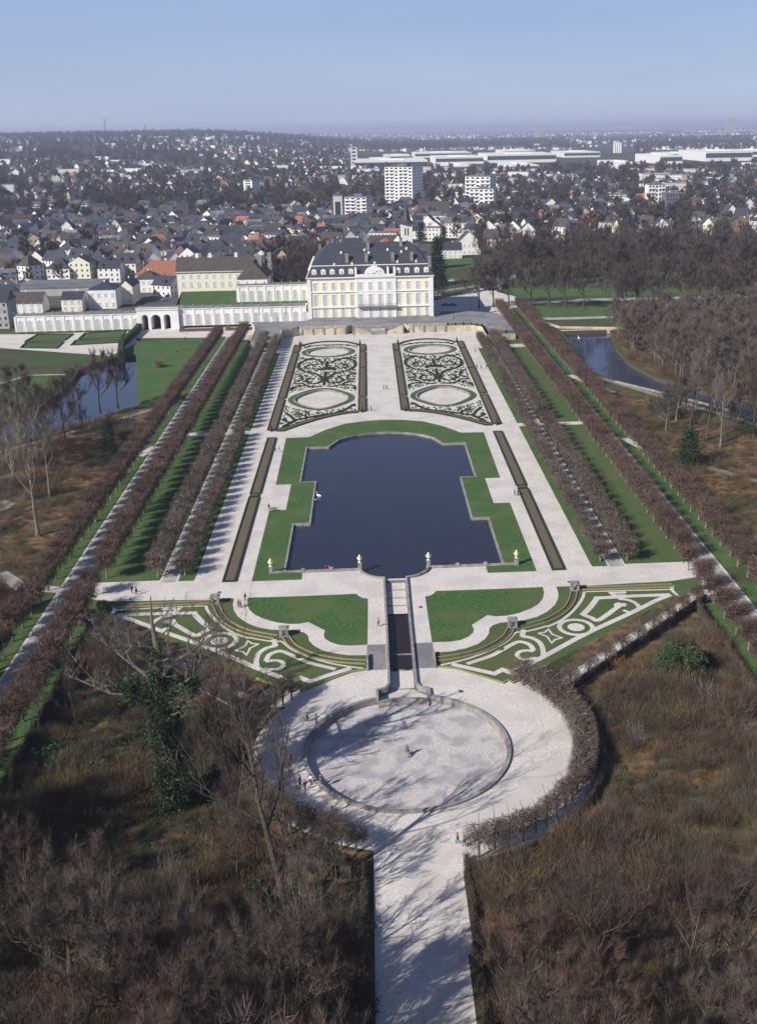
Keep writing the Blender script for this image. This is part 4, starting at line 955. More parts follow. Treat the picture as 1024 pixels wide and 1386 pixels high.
for i in range(4): proto(('isle', i), bare_tree(170 + i, 15, levels=4, ntw=20, tl=1.6, tw=.05, kids=(8, 5, 4), spread=.55, up=.16, r0=.26, first=.24, crown_mat=twig_grey if i % 2 else twig_isle, bark_m=bark_grey))
for i in range(4): proto(('park', i), bare_tree(90 + i, 22, levels=4, ntw=15, tl=2.0, tw=.11, kids=(8, 5, 4), spread=.6, up=.14, r0=.45, first=.28, crown_mat=twig_park))
for i in range(3): proto(('far', i), bare_tree(110 + i, 14, levels=3, ntw=16, tl=3.0, tw=.34, kids=(7, 5), spread=.7, up=.1, r0=.3, first=.25, crown_mat=twig_wood))
for i in range(2): proto(('tall', i), bare_tree(130 + i, 24, levels=4, ntw=6, tl=1.9, tw=.06, kids=(6, 5, 4), spread=.4, up=.2, r0=.42, first=.4, crown_mat=twig_pale if i else twig_wood, bark_m=bark_grey if i else bark))
proto(('conifer', 0), leafy(150, lambda t: 3.6 * (1 - t) ** .8 + .2, 2600, .75, conifer_g, H=15))
proto(('conifer', 1), leafy(151, lambda t: 2.4 * (1 - t) ** .7 + .2, 2000, .7, conifer_g, H=12))
proto(('bush', 0), leafy(152, lambda t: 3.3 * sqrt(max(0, 1 - (1.6 * t - .75) ** 2)), 7000, .36, mat('laurel_leaves', (.035, .062, .025), (.070, .105, .042), .8), H=5.4))
proto(('bush', 1), leafy(153, lambda t: 2.6 * sqrt(max(0, 1 - (1.6 * t - .75) ** 2)), 2200, .40, ivy, H=5.0))
PC = {}
def tree(kind, i, x, y, z, label, cat='tree', group=None, rz=None, sc=1.0, name=None):
    tm, cm = PROTO[(kind, i)]
    nm = name or {'lime': 'clipped_lime_tree', 'inner': 'clipped_lime_tree', 'pollard': 'pleached_tree', 'wood': 'bare_tree', 'park': 'bare_tree', 'isle': 'bare_tree', 'big': 'bare_tree', 'ring': 'pleached_tree', 'far': 'bare_tree', 'tall': 'bare_tree', 'conifer': 'conifer', 'bush': 'evergreen_bush'}[kind]
    t = thing(nm, (x, y, z), label, cat, group, random.random() * 6.28 if rz is None else rz)
    t.scale = (sc, sc, sc) if not hasattr(sc, '__len__') else sc
    link('trunk', tm, t); link('crown', cm, t); return t
# geometry-node scatter for uncountable growth
def scatter(name, metas, pts, label=None, cat=None):
    """pts: (x,y,z,scale,rot,idx)"""
    col = bpy.data.collections.new('kinds_of_' + name)
    for i, me in enumerate(metas):
        o = bpy.data.objects.new('%s_kind_%02d' % (name, i), me); col.objects.link(o)
    me = bpy.data.meshes.new(name); me.from_pydata([p[:3] for p in pts], [], [])
    for nm, ty, k in (('sc', 'FLOAT', 3), ('rt', 'FLOAT', 4), ('ix', 'INT', 5)):
        a = me.attributes.new(nm, ty, 'POINT'); a.data.foreach_set('value', [p[k] for p in pts])
    o = link(name, me); o['kind'] = 'stuff'
    if label: o['label'] = label; o['category'] = cat
    ng = bpy.data.node_groups.new('scatter_' + name, 'GeometryNodeTree')
    ng.interface.new_socket('Geometry', in_out='INPUT', socket_type='NodeSocketGeometry'); ng.interface.new_socket('Geometry', in_out='OUTPUT', socket_type='NodeSocketGeometry')
    N, L = ng.nodes, ng.links
    gi, go = N.new('NodeGroupInput'), N.new('NodeGroupOutput'); ci = N.new('GeometryNodeCollectionInfo'); ci.inputs[0].default_value = col
    ci.inputs['Separate Children'].default_value = True; ci.inputs['Reset Children'].default_value = True
    ip = N.new('GeometryNodeInstanceOnPoints'); L.new(gi.outputs[0], ip.inputs['Points']); L.new(ci.outputs[0], ip.inputs['Instance']); ip.inputs['Pick Instance'].default_value = True
    def att(nm, ty):
        n = N.new('GeometryNodeInputNamedAttribute'); n.data_type = ty; n.inputs[0].default_value = nm; return n.outputs[0]
    L.new(att('ix', 'INT'), ip.inputs['Instance Index']); 
    cx = N.new('ShaderNodeCombineXYZ'); L.new(att('rt', 'FLOAT'), cx.inputs[2]); L.new(cx.outputs[0], ip.inputs['Rotation'])
    cs = N.new('ShaderNodeCombineXYZ'); s_ = att('sc', 'FLOAT')
    for i in range(3): L.new(s_, cs.inputs[i])
    L.new(cs.outputs[0], ip.inputs['Scale']); L.new(ip.outputs[0], go.inputs[0])
    md = o.modifiers.new('scatter', 'NODES'); md.node_group = ng
    return o
# ================================================================ TREES: avenues
AV = []      # (dist, kind, i, x, y, scale, row label)
rowdefs = [('left outer avenue row', -71.6, 128, 474, 'lime', 5.6), ('left inner avenue row', -61.0, 128, 478, 'lime', 5.6), ('left garden walk, outer row', -50.2, 206, 458, 'inner', 5.2), ('left garden walk, inner row', -44.4, 206, 458, 'inner', 5.2),
           ('right garden walk, inner row', 44.4, 206, 452, 'inner', 5.2), ('right garden walk, outer row', 50.2, 206, 452, 'inner', 5.2), ('right inner avenue row', 62.2, 206, 530, 'lime', 5.6), ('right outer avenue row', 72.9, 128, 535, 'lime', 5.6)]
for lab, x, y0, y1, kind, sp in rowdefs:
    y = y0; k = 1
    while y < y1:
        gaps = []
        if abs(x) > 55 and (188 < y < 197 and False): y += sp; continue
        if not (abs(x) < 60 and 312 < y < 319) and not (kind == 'lime' and (192 < y < 203) and abs(x) < 65) and not (abs(x) > 70 and 330 < y < 334):
            near = x < 0 and y < 150
            AV.append((hypot(x, y), kind, k, x + random.uniform(-.15, .15), y + random.uniform(-.3, .3), random.uniform(.96, 1.04) * (.84 if kind == 'inner' and abs(x) < 46 else 1), lab, k)); k += 1
        y += sp
for px, py in ((985, 825),):
    pass
for y in (190, 183.5, 177, 170.5, 164, 157.5, 151, 144.5): AV.append((0, 'lime', 0, 62.0, y, .9, 'short near row beside the right avenue', int((190 - y) / 6.5) + 1))
AV.append((0, 'lime', 1, 61.8, 199.5, .85, 'right inner avenue row, standing apart at its near end', 0)); AV.append((0, 'lime', 2, -62.0, 197.5, .85, 'left inner avenue row, standing apart at its near end', 0))
AV.sort(key=lambda a: a[0])
rest = []
for n_, (dist, kind, i, x, y, sc, lab, k) in enumerate(AV):
    vi = i % (5 if kind == 'lime' else 4)
    if n_ < 300:
        word = f"{nth(k)} clipped lime from the near end of the {lab}" if k else f"clipped bare lime of the {lab}"
        tree(kind, vi, x, y, 0, word, 'tree', 'clipped limes, ' + lab.split(',')[0], rz=random.choice((0, pi / 2, pi, -pi / 2)) * 1.0, sc=(sc, sc, sc * random.uniform(.96, 1.05)))
    else: rest.append((x, y, 0, sc, random.choice((0, pi)), vi + (5 if kind == 'inner' else 0)))
allm = []
for key in [('lime', i) for i in range(5)] + [('inner', i) for i in range(4)]:
    a, b = PROTO[key]; bm = bmesh.new(); bm.from_mesh(a); nf = len(bm.faces); bm.from_mesh(b)
    bm.faces.ensure_lookup_table()
    for f in bm.faces[nf:]: f.material_index = 1
    me = bpy.data.meshes.new('lime'); bm.to_mesh(me); bm.free(); me.materials.append(a.materials[0]); me.materials.append(b.materials[0]); allm.append(me)
scatter('clipped_limes', allm, rest, 'far ends of the clipped lime rows towards the palace', 'trees')
# pleached ring and diagonal walks
for s, sd in ((1, 'right'), (-1, 'left')):
    R_ = 26.7 if s > 0 else 24.4
    for i in range(24):
        a = radians(-72 + i * 4.9); x, y = s * R_ * cos(a), BC[1] + R_ * sin(a)
        dense = i > 11 or s < 0
        tree('ring' if (i > 9 and s > 0) else 'pollard', i % (3 if (i > 9 and s > 0) else 4), x, y, 0, f"{nth(i + 1)} pleached tree from the near end of the {sd} plaza ring", 'tree', f"pleached trees round the plaza, {sd}", sc=random.uniform(.95, 1.05) if (i > 9 and s > 0) else random.uniform(.8, .98), name='pleached_tree', rz=a * s)
    nt_ = 9 if s > 0 else 13
    for i in range(nt_):
        t = i / (nt_ - 1); x, y = s * (28.0 + 30.5 * t), 153.6 + 29.8 * t
        tree('pollard', (i + 1) % 4, x, y, 0, f"{nth(i + 1)} pleached bare tree from the plaza along the {sd} diagonal walk", 'tree', f"pleached trees on the {sd} diagonal walk", sc=random.uniform(.72, .88))
def hedge(P, w, h, name, label, n_per=30, m=twig_wood, tw=.07):
    rnd = random.Random(hash(label) % 999); c = P[0]; b = MB()
    wall_mb(b, [(x - c[0], y - c[1]) for x, y in P], w * .4, 0, h * .72)
    for i in range(len(P) - 1):
        (x0, y0), (x1, y1) = P[i], P[i + 1]; L = hypot(x1 - x0, y1 - y0); nx, ny = -(y1 - y0) / L, (x1 - x0) / L
        for k in range(int(L * n_per * 3)):
            t = rnd.random(); o = rnd.uniform(-.5, .5) * w; z = rnd.random() * h * .9; p = Vector((x0 + (x1 - x0) * t + nx * o - c[0], y0 + (y1 - y0) * t + ny * o - c[1], z))
            twig(b, p, Vector((rnd.gauss(0, .4), rnd.gauss(0, .4), 1)).normalized(), rnd.uniform(.35, .75), tw, rnd)
    return tag(b.build(name, [m], loc=(c[0], c[1], 0)), label, 'hedge')
for s, sd in ((1, 'right'), (-1, 'left')):
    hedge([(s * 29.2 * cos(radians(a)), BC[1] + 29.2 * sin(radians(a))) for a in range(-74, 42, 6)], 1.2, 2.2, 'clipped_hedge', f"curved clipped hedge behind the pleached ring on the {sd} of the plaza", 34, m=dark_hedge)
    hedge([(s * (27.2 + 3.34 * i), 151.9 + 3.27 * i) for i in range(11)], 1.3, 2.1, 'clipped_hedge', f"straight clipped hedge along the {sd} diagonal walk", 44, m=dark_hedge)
    hedge([(s * 57.9, 181), (s * 57.9, 110)], .9, 2.6, 'clipped_hedge', f"tall clipped hedge between the {sd} wood and the avenue grass", 40)
    hedge([(s * 6.6, 112), (s * 5.9, 60)], .9, 1.5, 'clipped_hedge', f"low brown hedge along the {sd} side of the path leading out of the plaza", 40)
# ================================================================ TREES: woods
brushes = [shrub_mesh(200 + i, 1.8, 2.2 + .3 * i, 340, brush, .034) for i in range(4)] + [shrub_mesh(210, 1.6, 2.0, 260, rust, .045), shrub_mesh(211, 1.7, 1.2, 380, straw, .035), shrub_mesh(212, 1.5, 1.6, 120, brush, .035, 160, ivy), shrub_mesh(213, 1.7, 1.4, 200, brush, .035, 90, ivy_light), shrub_mesh(214, 1.9, 3.6, 320, twig_wood, .032), shrub_mesh(215, 1.7, 3.0, 260, twig_pale, .028)]
RW = [(7.6, 60), (7.6, 111)] + [(31 * cos(radians(a)), BC[1] + 31 * sin(radians(a))) for a in range(-70, 18, 8)] + [(33, 152), (57, 175.5), (57, 60)]
def vn(x, y, f): return sin(x * f + 1.3 * sin(y * f * .7)) * cos(y * f * 1.1 + sin(x * f * .6 + 2))
pts = []
def fill(P, n, hole=None, mode=0, big=1.0):
    xs = [p[0] for p in P]; ys_ = [p[1] for p in P]; k = 0; t = 0
    while k < n and t < n * 20:
        t += 1; x, y = random.uniform(min(xs), max(xs)), random.uniform(min(ys_), max(ys_))
        if not inside(x, y, P): continue
        if vn(x * 1.3 + 5, y, .17) > .6 and random.random() < .8: continue
        v = vn(x + 40, y, .11); w = vn(x - 11, y + 7, .19); r = random.random()
        if mode == 0: ix = 4 if (v > .45 and r < .35) else 4 if r < .10 else 5 if (w > .3 and r < .55) else (6 if r < .2 else 7) if (v < -.35 and r < .4) else random.choice((0, 1, 2, 3, 3, 8, 8, 9))
        elif mode == 1: ix = 6 if (v < .1 and r < .55) else 5 if (w > .35 and r < .6) else 7 if r < .12 else random.choice((0, 1, 2, 3, 8))
        else: ix = 5 if w > .2 and r < .5 else random.choice((0, 1, 2, 3, 4, 9))
        s_ = random.uniform(.5, 1.1) * (1.45 if v > .3 else .7 if v < -.3 else 1) * (1.3 if w > .6 else 1) * big
        pts.append((x, y, 0, s_, random.random() * 6.28, ix)); k += 1
fill(RW, 3600); fill([(-6.9, 60), (-6.9, 112)] + [(-26.5 * cos(radians(a)), BC[1] + 26.5 * sin(radians(a))) for a in range(-74, 26, 8)] + [(-33, 152), (-57, 175.5), (-57, 60)], 3500, mode=1)
fill([(78, 60), (78, 330), (100, 320), (118, 290), (190, 240), (190, 60)], 2200, mode=2)
fill([(-78, 60), (-78, 330), (-95, 338), (-112, 312), (-190, 260), (-190, 60)], 2600, mode=2)
fill([(107, 470), (100, 405), (103.5, 380), (115, 356), (129, 336), (150, 310), (186, 280), (300, 330), (300, 470)], 2600, big=1.5)
scatter('undergrowth', brushes, pts, 'brown leafless undergrowth filling the woods', 'undergrowth')
region('wood_floor', both(rect(5.2, 8, 40, 96)), .008, litter)
region('wood_floor', [[(106, 470), (99.5, 402), (103, 378), (114, 355), (128, 335), (148, 311), (181, 280), (330, 300), (330, 490)]], .018, litter)
region('wood_floor', both([(5.2, 40), (5.2, 95), (5.9, 97), (5.9, 112)] + [(24.2 * cos(radians(a)), BC[1] + 24.2 * sin(radians(a))) for a in range(-76, 36, 4)] + [(57.5, 182), (57.5, 40)]), .012, litter); region('wood_floor', [[(77.5, 60), (77.5, 345), (85, 360), (98, 340), (118, 290), (250, 200), (250, 60)], [(-77.5, 60), (-77.5, 345), (-87, 352), (-112, 312), (-250, 220), (-250, 60)]], .014, litter)
MASS = []
def mass(P, n, kind, lo, hi):
    xs = [p[0] for p in P]; ys_ = [p[1] for p in P]; k = 0
    while k < n:
        x, y = random.uniform(min(xs), max(xs)), random.uniform(min(ys_), max(ys_))
        if inside(x, y, P): MASS.append((x, y, hz(x, y), random.uniform(lo, hi), random.random() * 6.28, random.randrange(4) + (4 if kind == 'wood' else 0))); k += 1
mass([(107, 470), (100.5, 405), (104, 380), (115, 355), (129, 336), (150, 310), (186, 280), (290, 330), (290, 490)], 330, 'wood', .75, 1.05)
def woodtrees(P, n, kinds, where, lo=.8, hi=1.1, mind=4.0):
    where = where.replace('on the bank', 'on bank')
    xs = [p[0] for p in P]; ys_ = [p[1] for p in P]; got = []; t = 0
    while len(got) < n and t < n * 60:
        t += 1; x, y = random.uniform(min(xs), max(xs)), random.uniform(min(ys_), max(ys_))
        if not inside(x, y, P) or any(hypot(x - a, y - b) < mind for a, b in got): continue
        got.append((x, y))
    rows = {}
    for x, y in got:
        r = int(y // 14); rows.setdefault(r, []).append((x, y))
    for ri, r in enumerate(sorted(rows)):
        for ci, (x, y) in enumerate(sorted(rows[r])):
            kd, i = random.choice(kinds)
            tree(kd, i, x, y, 0, f"bare tree {where}, {nth(ri + 1)} rank, {nth(ci + 1)} from left", 'tree', 'bare trees ' + where, sc=random.uniform(lo, hi))
K5 = [('wood', i) for i in range(5)]
woodtrees([(9, 62), (9, 96), (30, 96), (57, 110), (57, 62)], 26, K5, 'in the near right wood', .55, .8, 4.5)
woodtrees([(-9, 62), (-9, 92), (-30, 100), (-57, 118), (-57, 62)], 26, K5, 'in the near left wood', .6, .9, 4.5)
woodtrees([(-9, 104), (-9, 112), (-24, 122), (-28, 134), (-34, 134), (-20, 104)], 9, K5, 'by the left plaza ring', .5, .62, 3)
woodtrees([(-58, 128), (-57, 172), (-40, 160), (-44, 130)], 7, K5, 'in the wood beside the left avenue', .5, .6, 4)
for i in range(13):
    tree('park', i % 4, -64 + i * 8.3, 58 + 6 * sin(i * 2.3), 0, f"{nth(i + 1)} from left of the tall bare trees below the picture edge", 'tree', 'tall trees below the picture edge', sc=.9)
woodtrees([(-62, 66), (-62, 118), (-78, 118), (-95, 90), (-80, 66)], 11, [('park', i) for i in range(4)], 'beyond the left wood edge', .8, .95, 6)
woodtrees([(-80, 88), (-80, 182), (-112, 182), (-112, 88)], 18, [('park', i) for i in range(4)], 'outside the left avenue', .7, .9, 6)
woodtrees([(82, 62), (82, 300), (100, 300), (190, 240), (190, 62)], 26, K5, 'right of the right avenue', .5, .8, 6)
woodtrees([(110, 460), (107, 405), (110, 382), (122, 360), (136, 340), (158, 312), (176, 296), (200, 330), (180, 460)], 60, [('isle', i) for i in range(4)], 'beyond the right moat', .85, 1.15, 6)
woodtrees([(84, 300), (96, 326), (108, 314), (122, 292), (100, 280)], 12, [('isle', 0), ('isle', 1), ('tall', 0), ('tall', 1)], 'on the bank of the right moat', .7, .9, 4)
woodtrees([(112, 262), (122, 290), (160, 254), (150, 235)], 20, [('isle', 0), ('isle', 1), ('isle', 2), ('tall', 0)], 'before the far right moat', .7, .95, 6)
woodtrees([(-82, 200), (-82, 320), (-95, 325), (-160, 290), (-160, 200)], 26, K5, 'left of the left avenue', .45, .7, 6)
for i in range(3): proto(('big', i), bare_tree(350 + i, 20, levels=4, ntw=26, tl=1.5, tw=.042, kids=(8, 5, 5), spread=.58, up=.16, r0=.38, first=.28, crown_mat=twig_park if i != 1 else twig_wood))
for i in range(3): proto(('dense', i), bare_tree(330 + i, 13, levels=4, ntw=32, tl=1.3, tw=.030, kids=(8, 5, 4), spread=.62, up=.2, r0=.28, first=.22, crown_mat=twig_red if i != 1 else twig_grey))
for x, y, i, sc, w in ((10.5, 86, 0, 1.0, 'right beside the bottom path'), (17, 80, 2, 1.0, 'behind the one by the bottom path'), (33, 88, 1, 1.1, 'at the lower right, greyest'), (42, 84, 0, 1.0, 'at the lower right corner'), (26, 74, 1, 1.1, 'at the bottom edge, right'), (-9.5, 86, 0, .95, 'left beside the bottom path'), (-17, 82, 1, 1.1, 'at the bottom edge, left of the path'), (-27, 84, 2, 1.05, 'at the bottom edge, lower left'), (-38, 92, 1, 1.1, 'at the left bottom corner'), (-23, 72, 0, 1.2, 'below the bottom edge, left'), (-46, 104, 2, .9, 'left edge of the wood')):
    tree('dense', i, x, y, 0, 'broad purple brown crown of a bare tree ' + w, 'tree', sc=sc, name='bare_tree')
for x, y, i, w in ((-20, 74, 0, 'lowest right-hand'), (-13, 79, 1, 'nearest the path'), (-27, 82, 2, 'broad middle'), (-17, 60, 0, 'first'), (-31, 66, 1, 'second'), (-43, 74, 2, 'third'), (-54, 90, 3, 'fourth'), (-66, 100, 1, 'fifth'), (-58, 112, 2, 'sixth')):
    tree('big', i % 3, x, y, 0, f"{w} tall bare tree in the dark lower left of the wood", 'tree', 'tall trees at the lower left', sc=.85)
for x, y, i, w in ((-25.5, 139, 1, 'innermost'), (-23, 128, 2, 'leftmost low'), (-17, 118.5, 3, 'rightmost low'), (-30, 141, 2, 'lowest'), (-27.5, 149, 0, 'middle'), (-31, 157, 3, 'highest'), (-26, 131, 4, 'nearest')):
    tree('wood', i, x, y, 0, f"{w} of the bare trees overhanging the left plaza edge", 'tree', 'trees overhanging the left plaza edge', sc=.66)
for (px, py), k, sc, w in (((160, 553), 9, .84, 'right of two at the left moat edge'), ((136, 560), 9, .9, 'left of two at the left moat edge'), ((103, 568), 8, .7, 'short one at the left moat'), ((30, 600), 9, 1.0, 'dark one at the far left moat end'), ((70, 615), 8, .85, 'leaning one near the left moat path'), ((52, 725), 1, 1.0, 'tallest pale trunk left of the avenues'), ((68, 672), 1, .75, 'pale trunk just behind the tallest one'), ((20, 655), 1, .7, 'pale trunk at the left picture edge'), ((88, 596), 8, .8, 'broad dark one near the left moat path'), ((48, 640), 9, .9, 'broad dark one nearer the camera than the moat path'), ((-12, 640), 9, 1.0, 'broad dark one cut by the left picture edge'), ((5, 620), 9, .9, 'dark trunk at the left picture edge')):
    x, y = at(px, py); tree('tall' if k < 2 else 'big', k if k < 2 else k - 7, x, y, 0, f"bare tree, {w}", 'tree', sc=sc)
# park trees behind the right moat and right of the palace
woodtrees([(50, 535), (60, 540), (108, 528), (112, 535), (60, 552)], 7, [('park', i) for i in range(4)], 'on the lawn right of the palace', .85, 1.0, 8)
woodtrees([(120, 500), (120, 530), (240, 540), (240, 500)], 22, [('park', i) for i in range(4)], 'on the right park lawn', .8, 1.0, 8)
mass([(62, 650), (75, 600), (150, 575), (330, 590), (330, 700), (90, 720)], 130, 'park', .8, 1.1)
woodtrees([(-50, 585), (-30, 580), (-30, 700), (-54, 700)], 24, [('park', i) for i in range(4)], 'in the clump left behind the palace', .75, .92, 5)
mass([(45, 700), (60, 650), (330, 720), (380, 860), (60, 860)], 50, 'park', .5, .65)
# evergreens near by
x, y = at(919, 918); tree('bush', 0, x, y, 0, 'round dark green laurel bush in the right wood near the hedge', 'bush', sc=1.15)
x, y = at(148, 610); tree('conifer', 1, x, y, 0, 'small dark conifer left of the left avenue', 'conifer', sc=.75)
x, y = at(931, 632); tree('conifer', 0, x, y, 0, 'broad dark conifer right of the right avenue', 'conifer', sc=(.95, .95, .7))
x, y = at(905, 565); tree('bush', 1, x, y, 0, 'dull green evergreen bush beside the right moat path', 'bush', sc=1.35)
x, y = at(885, 560); tree('bush', 1, x, y, 0, 'smaller evergreen bush left beside the right moat path', 'bush', sc=1.0)
x, y = at(990, 575); tree('conifer', 1, x, y, 0, 'ivy covered stump at the far right moat bank', 'tree', sc=.5)
x, y = at(592, 402); tree('conifer', 0, x, y, 0, 'tall dark conifer right behind the palace', 'conifer', sc=(1.25, 1.25, 2.1))
x, y = at(587, 395); tree('conifer', 0, x + 4, y + 25, 0, 'second dark conifer farther behind the palace', 'conifer', sc=(1.2, 1.2, 1.9))
x, y = at(140, 828); tree('bush', 1, x, y, 0, 'dark evergreen bush at the left end of the lower garden', 'bush', sc=.45)
x, y = at(215, 497); t = tree('bush', 1, x, y, 0, 'pale budding shrub on the lawn at the left moat', 'bush', sc=.8)
for ch in t.children:
    if ch.name.startswith('crown'): ch.data = shrub_mesh(216, 2.8, 5, 700, straw, .12); ch.data.name = 'crown'
x, y = at(838, 905); o = link('rusty_shrub', shrub_mesh(217, 2.0, 2.4, 500, rust, .10), loc=(x, y, 0)); tag(o, 'rust brown shrub in the right wood behind the diagonal hedge', 'shrub')
x, y = at(950, 965); o = link('upright_shrub', shrub_mesh(218, 1.3, 7, 260, twig_pale, .05), loc=(x, y, 0)); tag(o, 'tall upright pale shrub below the laurel bush', 'shrub')
# the old ivy-clad tree and the leaning tree
def old_tree():
    x, y = -33.0, 125.6
    t = thing('ivy_clad_tree', (x, y, 0), 'tall old tree wrapped in dark ivy with bare dead top at the left', 'tree')
    T = MB(); rnd = random.Random(77); pts_ = [Vector((0, 0, 0)), Vector((-.3, .2, 7)), Vector((-.2, 0, 14)), Vector((.1, .2, 20)), Vector((-.1, 0, 25)), Vector((-.4, .1, 29)), Vector((-.2, 0, 32.5))]
    rr_ = [1.0, .8, .7, .6, .4, .22, .06]
    for i in range(6): T.tube(pts_[i], pts_[i + 1], rr_[i], rr_[i + 1], 8)
    T.build('trunk', [bark_grey], t)
    D = MB()
    def limb(p, d, L, r, lev=0):
        q = p
        for i in range(4):
            e = q + d * L / 4; D.tube(q, e, r * (1 - i * .2), r * (1 - (i + 1) * .2), 5); d = jitter(d, .16, rnd, .12); q = e
            if lev < 3 and i > 0:
                for _ in range(2): limb(q, jitter(d, .6, rnd, .2), L * rnd.uniform(.3, .5), r * .45, lev + 1)
    for z, a, L, r in ((22, .2, 8.5, .3), (20, 2.9, 8, .32), (24, 1.2, 6, .2), (25, 3.8, 5, .2), (26.5, .5, 4.5, .16), (18.5, -.1, 8, .3), (17.5, 3.3, 9, .3), (28, 2.5, 3, .1), (28.5, .6, 3, .1), (15, -.8, 6, .2), (21, 5, 6, .2), (23, -.6, 5, .16), (30, 1, 2, .06)):
        limb(Vector((0, 0, z)), Vector((cos(a), sin(a), .38)).normalized(), L, r)
    D.build('dead_limbs', [bark_grey], t)
    I = MB()
    cl = []
    for k in range(330):
        z = rnd.random() * 25; R = (2.1 if z < 6 else 2.1 if z < 13 else 2.3 if z < 19 else 1.2) * rnd.uniform(.25, 1); a = rnd.random() * 6.28; cl.append(Vector((R * cos(a), R * sin(a), z)))
    for k in range(60):
        a = rnd.choice((.1, 3.1, 3.3, .3, -.6)) + rnd.gauss(0, .2); r = rnd.uniform(1.5, 4.6); cl.append(Vector((r * cos(a), r * sin(a), 17.5 + r * .42 + rnd.gauss(0, .7))))
    for c in cl:
        for k in range(105):
            p = c + Vector((rnd.gauss(0, .4), rnd.gauss(0, .4), rnd.gauss(0, .55))); d = Vector((c.x + rnd.gauss(0, 1), c.y + rnd.gauss(0, 1), rnd.gauss(0, .8))).normalized()
            twig(I, p, d, rnd.uniform(.22, .42), .19, rnd)
    I.build('ivy', [ivy], t)
old_tree()
tm, cm = bare_tree(301, 29, levels=4, ntw=4, tl=1.6, tw=.05, kids=(6, 4, 4), spread=.30, up=.2, r0=.42, first=.38, crown_mat=twig_wood)
t = thing('leaning_tree', (-16.1, 104.9, 0), 'tall slender bare tree leaning left below the round plaza', 'tree'); link('trunk', tm, t); link('crown', cm, t); t.rotation_euler = (0, radians(-5), .3)

def merged(key):
    a, b = PROTO[key]; bm = bmesh.new(); bm.from_mesh(a); nf = len(bm.faces); bm.from_mesh(b); bm.faces.ensure_lookup_table()
    for f in bm.faces[nf:]: f.material_index = 1
    me = bpy.data.meshes.new('tree'); bm.to_mesh(me); bm.free(); me.materials.append(a.materials[0]); me.materials.append(b.materials[0]); return me
scatter('wood_mass', [merged(('park', i)) for i in range(4)] + [merged(('isle', i)) for i in range(4)], MASS, 'mass of purple brown bare trees beyond the moat and park lawns', 'trees')
# ================================================================ TOWN
rt = random.Random(21)
def wallwins(b, x0, x1, y, z0, h, mi, rows, cols, w=1.1, wh=1.4, side='y', sgn=-1):
    """small dark window panels, 3 cm proud of the wall"""
    for r in range(rows):
        for c in range(cols):
            u = x0 + (x1 - x0) * (c + .5) / cols; z = z0 + h * (r + .35) / rows; e = y + sgn * .03
            P = [(u - w / 2, z), (u + w / 2, z), (u + w / 2, z + wh), (u - w / 2, z + wh)]
            b.poly([(p, e, q) if side == 'y' else (e, p, q) for p, q in P], mi)
HM = [white_wall, cream_wall, mat('grey_plaster', (.34, .335, .33), (.42, .41, .40), .4), mat('brick_wall', (.20, .12, .095), (.27, .17, .13), .5), mat('ochre_wall', (.50, .38, .24), (.56, .44, .30), .5)]
HN = ['white', 'cream', 'grey', 'brick', 'ochre']
RM = [slate, slate2, redroof, greyroof]; RN = ['slate', 'brown tiled', 'red tiled', 'grey']
def house_parts(w, d, e, r, wi, ri, style, wins=True):
    """walls, roof, chimney meshes around origin; style: x / y ridge axis, hip, flat"""
    b = MB(); b.box(-w / 2, w / 2, -d / 2, d / 2, 0, e)
    if style in 'xy' : 
        g = MB(); 
        if style == 'y':
            b.poly([(-w / 2, -d / 2, e), (w / 2, -d / 2, e), (0, -d / 2, r - .1)]); b.poly([(w / 2, d / 2, e), (-w / 2, d / 2, e), (0, d / 2, r - .1)])
        else:
            b.poly([(-w / 2, d / 2, e), (-w / 2, -d / 2, e), (-w / 2, 0, r - .1)]); b.poly([(w / 2, -d / 2, e), (w / 2, d / 2, e), (w / 2, 0, r - .1)])
    if wins:
        rows = max(1, int(e / 3)); wallwins(b, -w / 2, w / 2, -d / 2, 0, e, 1, rows, max(2, int(w / 2.8))); wallwins(b, -d / 2, d / 2, -w / 2, 0, e, 1, rows, max(2, int(d / 3.2)), side='x'); wallwins(b, -d / 2, d / 2, w / 2, 0, e, 1, rows, max(2, int(d / 3.2)), side='x', sgn=1)
    R = MB(); o = .35
    if style == 'x': k = o * (r - e) / (d / 2); R.poly([(-w / 2 - o, -d / 2 - o, e - k), (w / 2 + o, -d / 2 - o, e - k), (w / 2 + o, 0, r), (-w / 2 - o, 0, r)]); R.poly([(w / 2 + o, d / 2 + o, e - k), (-w / 2 - o, d / 2 + o, e - k), (-w / 2 - o, 0, r), (w / 2 + o, 0, r)])
    elif style == 'y': k = o * (r - e) / (w / 2); R.poly([(-w / 2 - o, d / 2 + o, e - k), (-w / 2 - o, -d / 2 - o, e - k), (0, -d / 2 - o, r), (0, d / 2 + o, r)]); R.poly([(w / 2 + o, -d / 2 - o, e - k), (w / 2 + o, d / 2 + o, e - k), (0, d / 2 + o, r), (0, -d / 2 - o, r)])
    elif style == 'h': m_ = min(w, d) * .48; R.frustum(-w / 2 - o, w / 2 + o, -d / 2 - o, d / 2 + o, e, r, m_, m_)
    else: R.box(-w / 2 - .2, w / 2 + .2, -d / 2 - .2, d / 2 + .2, e, e + .5)
    if style in 'xy' and wins:        # skylights / dormers on the roof
        for k in range(rt.choice((0, 1, 2, 3))):
            if style == 'x':
                u = rt.uniform(-w * .35, w * .35); R.box(u - .7, u + .7, -d / 2 + 1.0, -d / 2 + 2.6, e + .3, e + (r - e) * .42 + .7)
    ch = MB(); q = rt.uniform(-w * .25, w * .25) if style == 'x' else 0; ch.box(q - .35, q + .35, .2, .9, r - 1.6, r + .9)
    return b, R, ch
